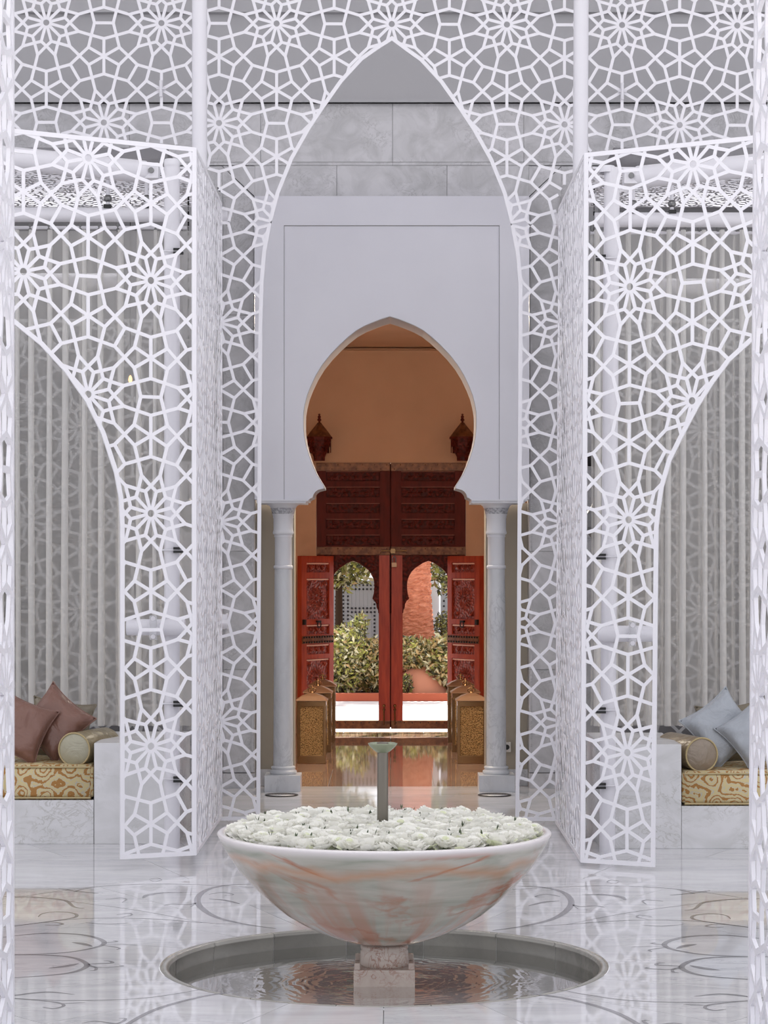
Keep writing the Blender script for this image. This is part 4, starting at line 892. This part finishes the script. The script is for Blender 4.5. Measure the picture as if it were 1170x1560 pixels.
for y in (891.5, 897.5, 926.5, 932.5): st += [(gx(536+5.8*k), gz(y)) for k in range(7)]
for x in (511.5, 570.5): st += [(gx(x), gz(909+5.8*k)) for k in range(14)]
gate(gx(488), gx(590), Yg, gz(884), 17, 'blue grey board gate with black studs seen through the left wicket', st)
gate(gx(672), gx(700), Yg+.3, gz(884), 5, 'narrow grey studded gate glimpsed right of the salmon trunk', [(gx(677+10*i), gz(916+8*k)) for i in range(2) for k in range(3)])
tag(obj('garden_wall', MB().box(-6, gx(486), Yg+.1, Yg+.4, 0, 3.2), M['salmonwall']), 'salmon garden wall left of the blue gate', 'wall', kind='structure')
tag(obj('garden_wall', MB().box(gx(592), gx(672)-.02, Yg+.5, Yg+.8, 0, 3.2), M['whitewall']), 'white garden wall between the two gates', 'wall', kind='structure')
tag(obj('garden_wall', MB().box(gx(702), 6, Yg+.5, Yg+.8, 0, 3.2), M['salmonwall']), 'salmon garden wall right of the small gate', 'wall', kind='structure')
def tree(cx, cy, z0, z1, rx, n_, wts, label, seed, size):
    root = T('garden_tree', (cx, cy, 0), 0, label, 'tree'); obj('foliage', leaves(cx, cy, z0, z1, rx, .7, n_, wts, size, seed), LV, root)['kind'] = 'stuff'
    obj('trunk', MB().tube((cx, cy+.1, 0), (cx, cy, (z0+z1)/2), .07, .04, seg=10), M['soil'], root)
tree(-.75, 32.4, 1.42, 3.0, .75, 5200, (3, 5, 1, 2, 4), 'leafy yellow green tree hanging over the blue gate', 31, .12)
tree(-1.35, 31.6, 1.1, 2.6, .5, 1800, (3, 5, 1, 1, 4), 'bright green branches hanging at the left edge of the left wicket', 32, .11)
tree(.95, 32.6, 1.25, 3.0, .45, 3600, (4, 3, 2, 3, 1), 'olive green tree right of the salmon trunk', 33, .11)

# ------------------------------------------------------------ alcoves: benches, cushions, curtains
def bench(sgn, Yf, xin, xout_seat, xarm, ytop, yseat, lab):
    # xin: photo x of arm/seat joint ; arm runs towards the screens
    s = lambda v: v
    zA, zS = WZ(ytop, Yf), WZ(yseat, Yf); xj = WX(xin, Yf); xa = WX(xarm, Yf); xo = xj+sgn*2.6
    root = T('marble_bench', (xj, Yf, 0), 0, 'white marble bench with a square arm block in the %s alcove' % lab, 'bench')
    x0, x1 = sorted((xj, xa)); obj('arm_block', MB().box(x0+.0015, x1, Yf, Yf+1.0, 0, zA, bev=.004), M['bench'], root)
    for k in range(3):
        a_, b_ = xj+sgn*(.85*k+.002), xj+sgn*(.85*(k+1)-.002); x0, x1 = sorted((a_, b_)); obj('seat_slab', MB().box(x0, x1, Yf+.003, Yf+1.0, 0, zS, bev=.003), M['bench'], root)
    return xj, zA, zS
def seat_cushion(x0, x1, Y0, Y1, z0, z1, lab):
    root = T('seat_cushion', ((x0+x1)/2, Y0, z0), 0, 'gold and cream damask seat cushion on the %s marble bench' % lab, 'cushion')
    bm = bmesh.new(); bmesh.ops.create_cube(bm, size=1); bmesh.ops.subdivide_edges(bm, edges=bm.edges[:], cuts=5, use_grid_fill=True)
    for v in bm.verts:
        x, y, z = v.co*2; z2 = z*(1+.06*(1-x*x)*(1-y*y)); v.co = Vector(((x0+x1)/2+x*(x1-x0)/2, (Y0+Y1)/2+y*(Y1-Y0)/2-(.012*(1-z*z) if y < -.9 else 0), (z0+z1)/2+z2*(z1-z0)/2))
    bmesh.ops.bevel(bm, geom=[e for e in bm.edges if e.is_manifold and e.calc_face_angle(0) > 1.0], offset=.018, segments=3, affect='EDGES')
    obj('cover', MB().frombm(bm, 0, True), M['damask'], root)
    mb = MB()
    for z in (z0+.012, z1-.012): mb.tube((x0+.015, Y0-.004, z), (x1-.015, Y0-.004, z), .006, seg=8)
    obj('piping', mb, M['piping'], root)
def bolster(p0, p1, r, disc, body, label):
    p0, p1 = Vector(p0), Vector(p1); root = T('bolster_cushion', p0-Vector((0, 0, r)), 0, label, 'cushion')
    d_ = (p1-p0).normalized(); u = d_.orthogonal().normalized(); v = d_.cross(u)
    def lat(prof): # (r, t)
        mb = MB(); n_ = len(prof); N_ = 32; vs = []
        for i in range(N_):
            a_ = 2*PI*i/N_
            for rr, tt in prof: vs.append(p0+d_*tt+(u*math.cos(a_)+v*math.sin(a_))*rr)
        return mb.add(vs, [(i*n_+q, ((i+1) % N_)*n_+q, ((i+1) % N_)*n_+q+1, i*n_+q+1) for i in range(N_) for q in range(n_-1)], 0, True)
    L_ = (p1-p0).length
    obj('body', lat([(r*.96, .004), (r, .02), (r*1.01, L_*.5), (r, L_-.02), (r*.95, L_), (r*.6, L_+.015), (.0001, L_+.02)]), body, root)
    obj('end_disc', lat([(.0001, -.022), (r*.4, -.018), (r*.8, -.008), (r*.95, .002)]), disc, root)
    mb = MB()
    for i in range(32):
        a_, b_ = 2*PI*i/32, 2*PI*(i+1)/32; mb.tube(p0+(u*math.cos(a_)+v*math.sin(a_))*r*.98, p0+(u*math.cos(b_)+v*math.sin(b_))*r*.98, .006, seg=6)
    obj('piping', mb, M['piping'], root)
def pillow(c, w_, h_, rot, mt, label, tilt=0.35, yaw=0.0, seed=0, thick=.085):
    rn = random.Random(seed); N_ = 18; c = Vector(c)
    Rm = Matrix.Rotation(yaw, 3, 'Z') @ Matrix.Rotation(-tilt, 3, 'X') @ Matrix.Rotation(rot, 3, 'Y')
    root = T('throw_pillow', c, 0, label, 'pillow'); mb = MB(); ed = []
    ph = [rn.uniform(0, 6) for _ in range(6)]
    for sd_ in (-1, 1):
        vs = []
        for j in range(N_+1):
            for i in range(N_+1):
                u, v = i/N_*2-1, j/N_*2-1
                pin = 1-.13*(1-abs(v)**2.2)*abs(u)**3; pin2 = 1-.13*(1-abs(u)**2.2)*abs(v)**3
                t_ = thick*((1-u**4)*(1-v**4))**.5; t_ *= 1+.10*math.sin(u*7+ph[0]+v*3)*math.sin(v*6+ph[1]); t_ += .004*math.sin((u+v)*14+ph[2])*(abs(u*v))*(1-u*u)*(1-v*v)*6
                p = Rm @ Vector((u*w_/2*pin, sd_*t_, v*h_/2*pin2)); vs.append(p+c)
        mb.add(vs, [(j*(N_+1)+i, j*(N_+1)+i+1, (j+1)*(N_+1)+i+1, (j+1)*(N_+1)+i) for j in range(N_) for i in range(N_)], 0, True)
        ed = vs
    obj('cover', mb, mt, root); M_ = N_+1
    loop = [ed[i] for i in range(N_)]+[ed[j*M_+N_] for j in range(N_)]+[ed[N_*M_+N_-i] for i in range(N_)]+[ed[(N_-j)*M_] for j in range(N_)]
    pm = MB()
    for a_, b_ in zip(loop, loop[1:]+loop[:1]): pm.tube(a_, b_, .005, seg=6)
    obj('piping', pm, mt, root); recalc(root.children[0])
# left alcove
YfL = 14.13; xj, zA, zS = bench(-1, YfL, 143, 18, 268, 1132, 1219, 'left')
seat_cushion(xj-2.5, xj-.008, YfL+.01, YfL+.82, zS+.002, WZ(1166, YfL), 'left')
zc2 = WZ(1166, YfL)+.012
bolster(W(113, 1142, YfL+.12)+Vector((0, 0, 0)), W(113, 1142, YfL+.12)+Vector((.14, .50, 0)), .108, M['disc_satin'], M['gold_satin'], 'olive gold bolster with pearly round end against the left arm block')
pillow(W(83, 1102, YfL+.42), .40, .40, math.radians(38), M['rose_satin'], 'rose brown satin pillow standing on its corner beside the left bolster', .3, -.15, 3)
pillow(W(28, 1108, YfL+.26), .40, .40, math.radians(24), M['rose_satin'], 'rose brown satin pillow half hidden by the left border strip', .35, .15, 4)
pillow(W(92, 1112, YfL+.66), .42, .40, math.radians(8), M['beige_satin'], 'beige pillow behind the rose brown pillows', .15, .0, 5, .05)
YfR = 13.9; xj, zA, zS = bench(1, YfR, 1038, 1150, 915, 1134, 1228, 'right')
seat_cushion(xj+.008, xj+2.5, YfR+.01, YfR+.82, zS+.002, WZ(1176, YfR), 'right')
bolster(W(1069, 1150, YfR+.12), W(1069, 1150, YfR+.12)+Vector((-.14, .50, 0)), .108, M['disc_brown'], M['tan_satin'], 'tan bolster with brown piping against the right arm block')
pillow(W(1099, 1110, YfR+.42), .40, .40, math.radians(-34), M['silver_satin'], 'silver satin pillow standing on its corner beside the right bolster', .3, .15, 6)
pillow(W(1152, 1118, YfR+.28), .38, .38, math.radians(-38), M['silver_satin'], 'silver satin pillow half hidden by the right border strip', .35, -.1, 7)
pillow(W(1112, 1118, YfR+.66), .42, .40, math.radians(-5), M['beige_satin'], 'beige pillow behind the silver pillows', .15, .0, 8, .05)
# curtains
def curtain(x0, x1, Y, z0, z1, seed, label):
    rn = random.Random(seed); prof = []; x = x0; k = 0
    while x < x1:
        per = rn.uniform(.105, .155); amp = rn.uniform(.010, .022)
        for q in range(18):
            t_ = q/18; prof.append((x+per*t_-.30*per*math.sin(2*PI*t_), Y+amp*math.cos(2*PI*t_)))
        x += per
    mb = MB(); n_ = len(prof); rows = 8; vs = []
    for j in range(rows+1):
        f = j/rows
        for i, (a_, b_) in enumerate(prof): vs.append((a_+.006*math.sin(f*3+i*.1), Y+(b_-Y)*(.75+.4*(1-f)), z0+(z1-z0)*f))
    mb.add(vs, [(j*n_+i, j*n_+i+1, (j+1)*n_+i+1, (j+1)*n_+i) for j in range(rows) for i in range(n_-1)], 0, True)
    root = T('sheer_curtain', ((x0+x1)/2, Y, z0), 0, label, 'curtain'); obj('fabric', mb, M['curtain'], root)
    pm = MB(); q = x0+.03
    while q < x1-.03:
        rr = rn.uniform(.013, .023); vs = []; N_ = 9
        for j in range(rows+1):
            f = j/rows
            for i in range(N_): a_ = PI+PI*i/(N_-1); vs.append((q+rr*math.cos(a_)*(1.15-.25*f)+.005*math.sin(f*3+q*9), Y-.045+rr*1.3*math.sin(a_), z0+(z1-z0)*f))
        pm.add(vs, [(j*N_+i, j*N_+i+1, (j+1)*N_+i+1, (j+1)*N_+i) for j in range(rows) for i in range(N_-1)], 0, True)
        q += rn.uniform(.095, .145)
    obj('folds', pm, M['curtain_fold'], root)['kind'] = 'stuff'
    rg = MB(); q = x0
    while q < x1: rg.lathe([(.010, -.03), (.014, 0), (.010, .03)], (q, Y, z1+.02), 8); q += .13
    obj('curtain_hooks', rg, M['silver'], root)['kind'] = 'stuff'
YC = 15.42; zt = WZ(352, YC)
curtain(-3.4, WX(118, YC), YC, .66, zt, 1, 'sheer white curtain behind the left bench, outer half'); curtain(WX(118, YC)+.02, WX(281, YC), YC, .02 if False else .66, zt, 2, 'sheer white curtain behind the left bench, half nearer the arch')
curtain(WX(902, YC), WX(1065, YC)-.02, YC, .66, zt, 3, 'sheer white curtain behind the right bench, half nearer the arch'); curtain(WX(1065, YC), 3.4, YC, .66, zt, 4, 'sheer white curtain behind the right bench, outer half')
for sgn, lab in ((-1, 'left'), (1, 'right')):
    xi = WX(276 if sgn < 0 else 908, 15.0); xo = sgn*3.6
    def hz(nm, label, py, Y, r, xa, xb, dz=0.0): return tube_thing(nm, label, (xa, Y, WZ(py, Y)), (xb, Y, WZ(py, Y)+dz), r)
    dd = 0 if sgn < 0 else 8
    hz('rail_tube', 'slender curtain rail across the top of the %s curtain' % lab, 347+dd, YC, .012, xo, xi)
    hz('rail_tube', 'thick white horizontal tube just above the %s curtain rail' % lab, 327+dd, 15.1, .050, xo, xi)
    hz('rail_tube', 'thick white horizontal tube behind the %s curtain, at mid height of the large stars' % lab, 428+dd, 15.9, .055, xo, WX(180 if sgn < 0 else 985, 15.9))
    r_ = tube_thing('rail_tube', 'thick slanting white tube under the %s alcove roof' % lab, (WX(220 if sgn < 0 else 972, 14.3), 14.3, WZ(262+dd, 14.3)), (sgn*3.2, 13.3, WZ(262+dd, 14.3)), .072)
    ex = WX(232 if sgn < 0 else 960, 14.3); ez = WZ(262+dd, 14.3)
    obj('end_flange', MB().box(ex-.045, ex+.045, 14.24, 14.36, ez-.05, ez+.05, bev=.006), M['pole'], r_); obj('screw', MB().tube((ex, 14.225, ez), (ex, 14.245, ez), .018, seg=12), M['silver'], r_)
    # alcove roof slab, horizontal lattice, lattice behind the curtain
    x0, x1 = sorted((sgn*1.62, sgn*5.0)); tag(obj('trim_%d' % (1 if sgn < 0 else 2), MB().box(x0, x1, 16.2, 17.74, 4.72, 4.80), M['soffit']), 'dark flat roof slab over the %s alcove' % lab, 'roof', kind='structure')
    Pc = Plane((sgn*1.35, 14.9, 4.42), (sgn, 0, 0), (0, 1, 0)); screen('ceiling_screen', 'horizontal lattice panel under the roof of the %s alcove' % lab, Pc, [(0, 0), (3.0, 0), (3.0, 1.6), (0, 1.6)], (.3, .5), s=.42, strut=.016)
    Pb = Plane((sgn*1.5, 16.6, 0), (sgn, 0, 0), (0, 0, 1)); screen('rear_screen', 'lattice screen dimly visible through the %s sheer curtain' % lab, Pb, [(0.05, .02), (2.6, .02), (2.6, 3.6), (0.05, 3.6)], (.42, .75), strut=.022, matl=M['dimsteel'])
    ld = bpy.data.lights.new('alcove_fill', 'AREA'); lo_ = bpy.data.objects.new('alcove_fill', ld); C.objects.link(lo_); ld.shape = 'RECTANGLE'; ld.size = 2.1; ld.size_y = 0.95; ld.energy = 14; lo_.location = (sgn*2.7, 16.05, 4.62)  # area lamp added so the ceiling lattice looks backlit
    x0, x1 = sorted((sgn*1.62, sgn*3.9)); tag(obj('alcove_shade_panel', MB().box(x0, x1, 17.30, 17.40, 0, 4.74), M['soffit']), 'dark grey panel added behind the %s sheer curtain to darken the alcove' % lab, 'wall', kind='structure')  # dark panel added as shade behind the bright curtain folds
    x0, x1 = sorted((sgn*3.8, sgn*3.9)); tag(obj('alcove_shade_panel', MB().box(x0, x1, 15.3, 17.30, 0, 4.74), M['soffit']), 'dark grey side panel added beside the %s alcove to keep light out' % lab, 'wall', kind='structure')  # unseen panel added to block light from the side
    # little ceiling jack between slab and lattice
    for px_ in (163, 222):
        x = WX(px_ if sgn < 0 else 1188-px_, 15.05); jk = T('rail_bracket', (x, 15.1, WZ(318+dd, 15.1)), 0, 'small white bracket with a black foot on the %s rail tube, %s one' % (lab, 'outer' if px_ == 163 else 'inner'), 'bracket')
        zz = WZ(316+dd, 15.1); obj('foot', MB().box(x-.025, x+.025, 15.06, 15.14, zz-.01, zz+.015), M['black'], jk); obj('post', MB().tube((x, 15.1, zz+.015), (x, 15.1, 4.40), .014, seg=10), M['pole'], jk); obj('knob', MB().sphere((x, 15.1, zz+.06), .028, 12, 8), M['silver'], jk)
    # lantern hanging in the gap beside the side screen
    x = WX(287 if sgn < 0 else 905, 15.6); root = T('hanging_lantern', (x, 15.6, WZ(812, 15.6)), 0, 'small tarnished metal lantern on a chain behind the %s side screen' % lab, 'lantern')
    z = lambda y: WZ(y+dd, 15.6)
    obj('body', MB().lathe([(.0001, z(812)), (.02, z(811)), (.05, z(804)), (.075, z(795)), (.078, z(785)), (.06, z(774)), (.03, z(766)), (.012, z(760)), (.0001, z(759))], (x, 15.6, 0), 10, smooth=False), M['silver'], root)
    ch = MB(); zz = z(760)
    while zz < 4.42: ch.box(x-.006, x+.006, 15.597, 15.603, zz, zz+.03) if int(zz*25) % 2 else ch.box(x-.002, x+.002, 15.594, 15.606, zz, zz+.03); zz += .036
    obj('chain', ch, M['iron'], root)
    obj('cap', MB().lathe([(.045, z(702)), (.055, z(696)), (.05, z(684)), (.02, z(678)), (.0001, z(678))], (x, 15.6, 0), 12), M['iron'], root)
p = W(198.5, 577, 16.2); root = T('candle_bulb', p, 0, 'tiny warm glowing bulb behind the left curtain', 'lamp')
obj('bulb', MB().lathe([(.0001, .03), (.012, .01), (.014, -.01), (.008, -.03), (.0001, -.032)], p, 10), M['flame'], root); obj('wire', MB().tube(p+Vector((0, 0, .02)), (p.x, p.y, 4.7), .003, seg=6), M['iron'], root)
# ------------------------------------------------------------ roof added over the court to block the sun, and side walls (outside the picture)
tag(obj('ceiling', MB().box(-6.0, 6.0, 6.5, 24.0, 8.0, 8.2), M['ceilingwhite']), 'broad flat white roof added unseen over the court to block the sun', 'ceiling', kind='structure')
tag(obj('wall_left', MB().box(-9.2, -9.0, 10, 17.9, 0, 4.0), M['ceilingwhite']), 'white side wall on the far left of the court', 'wall', kind='structure')
tag(obj('wall_right', MB().box(9.0, 9.2, 10, 17.9, 0, 4.0), M['ceilingwhite']), 'white side wall on the far right of the court', 'wall', kind='structure')
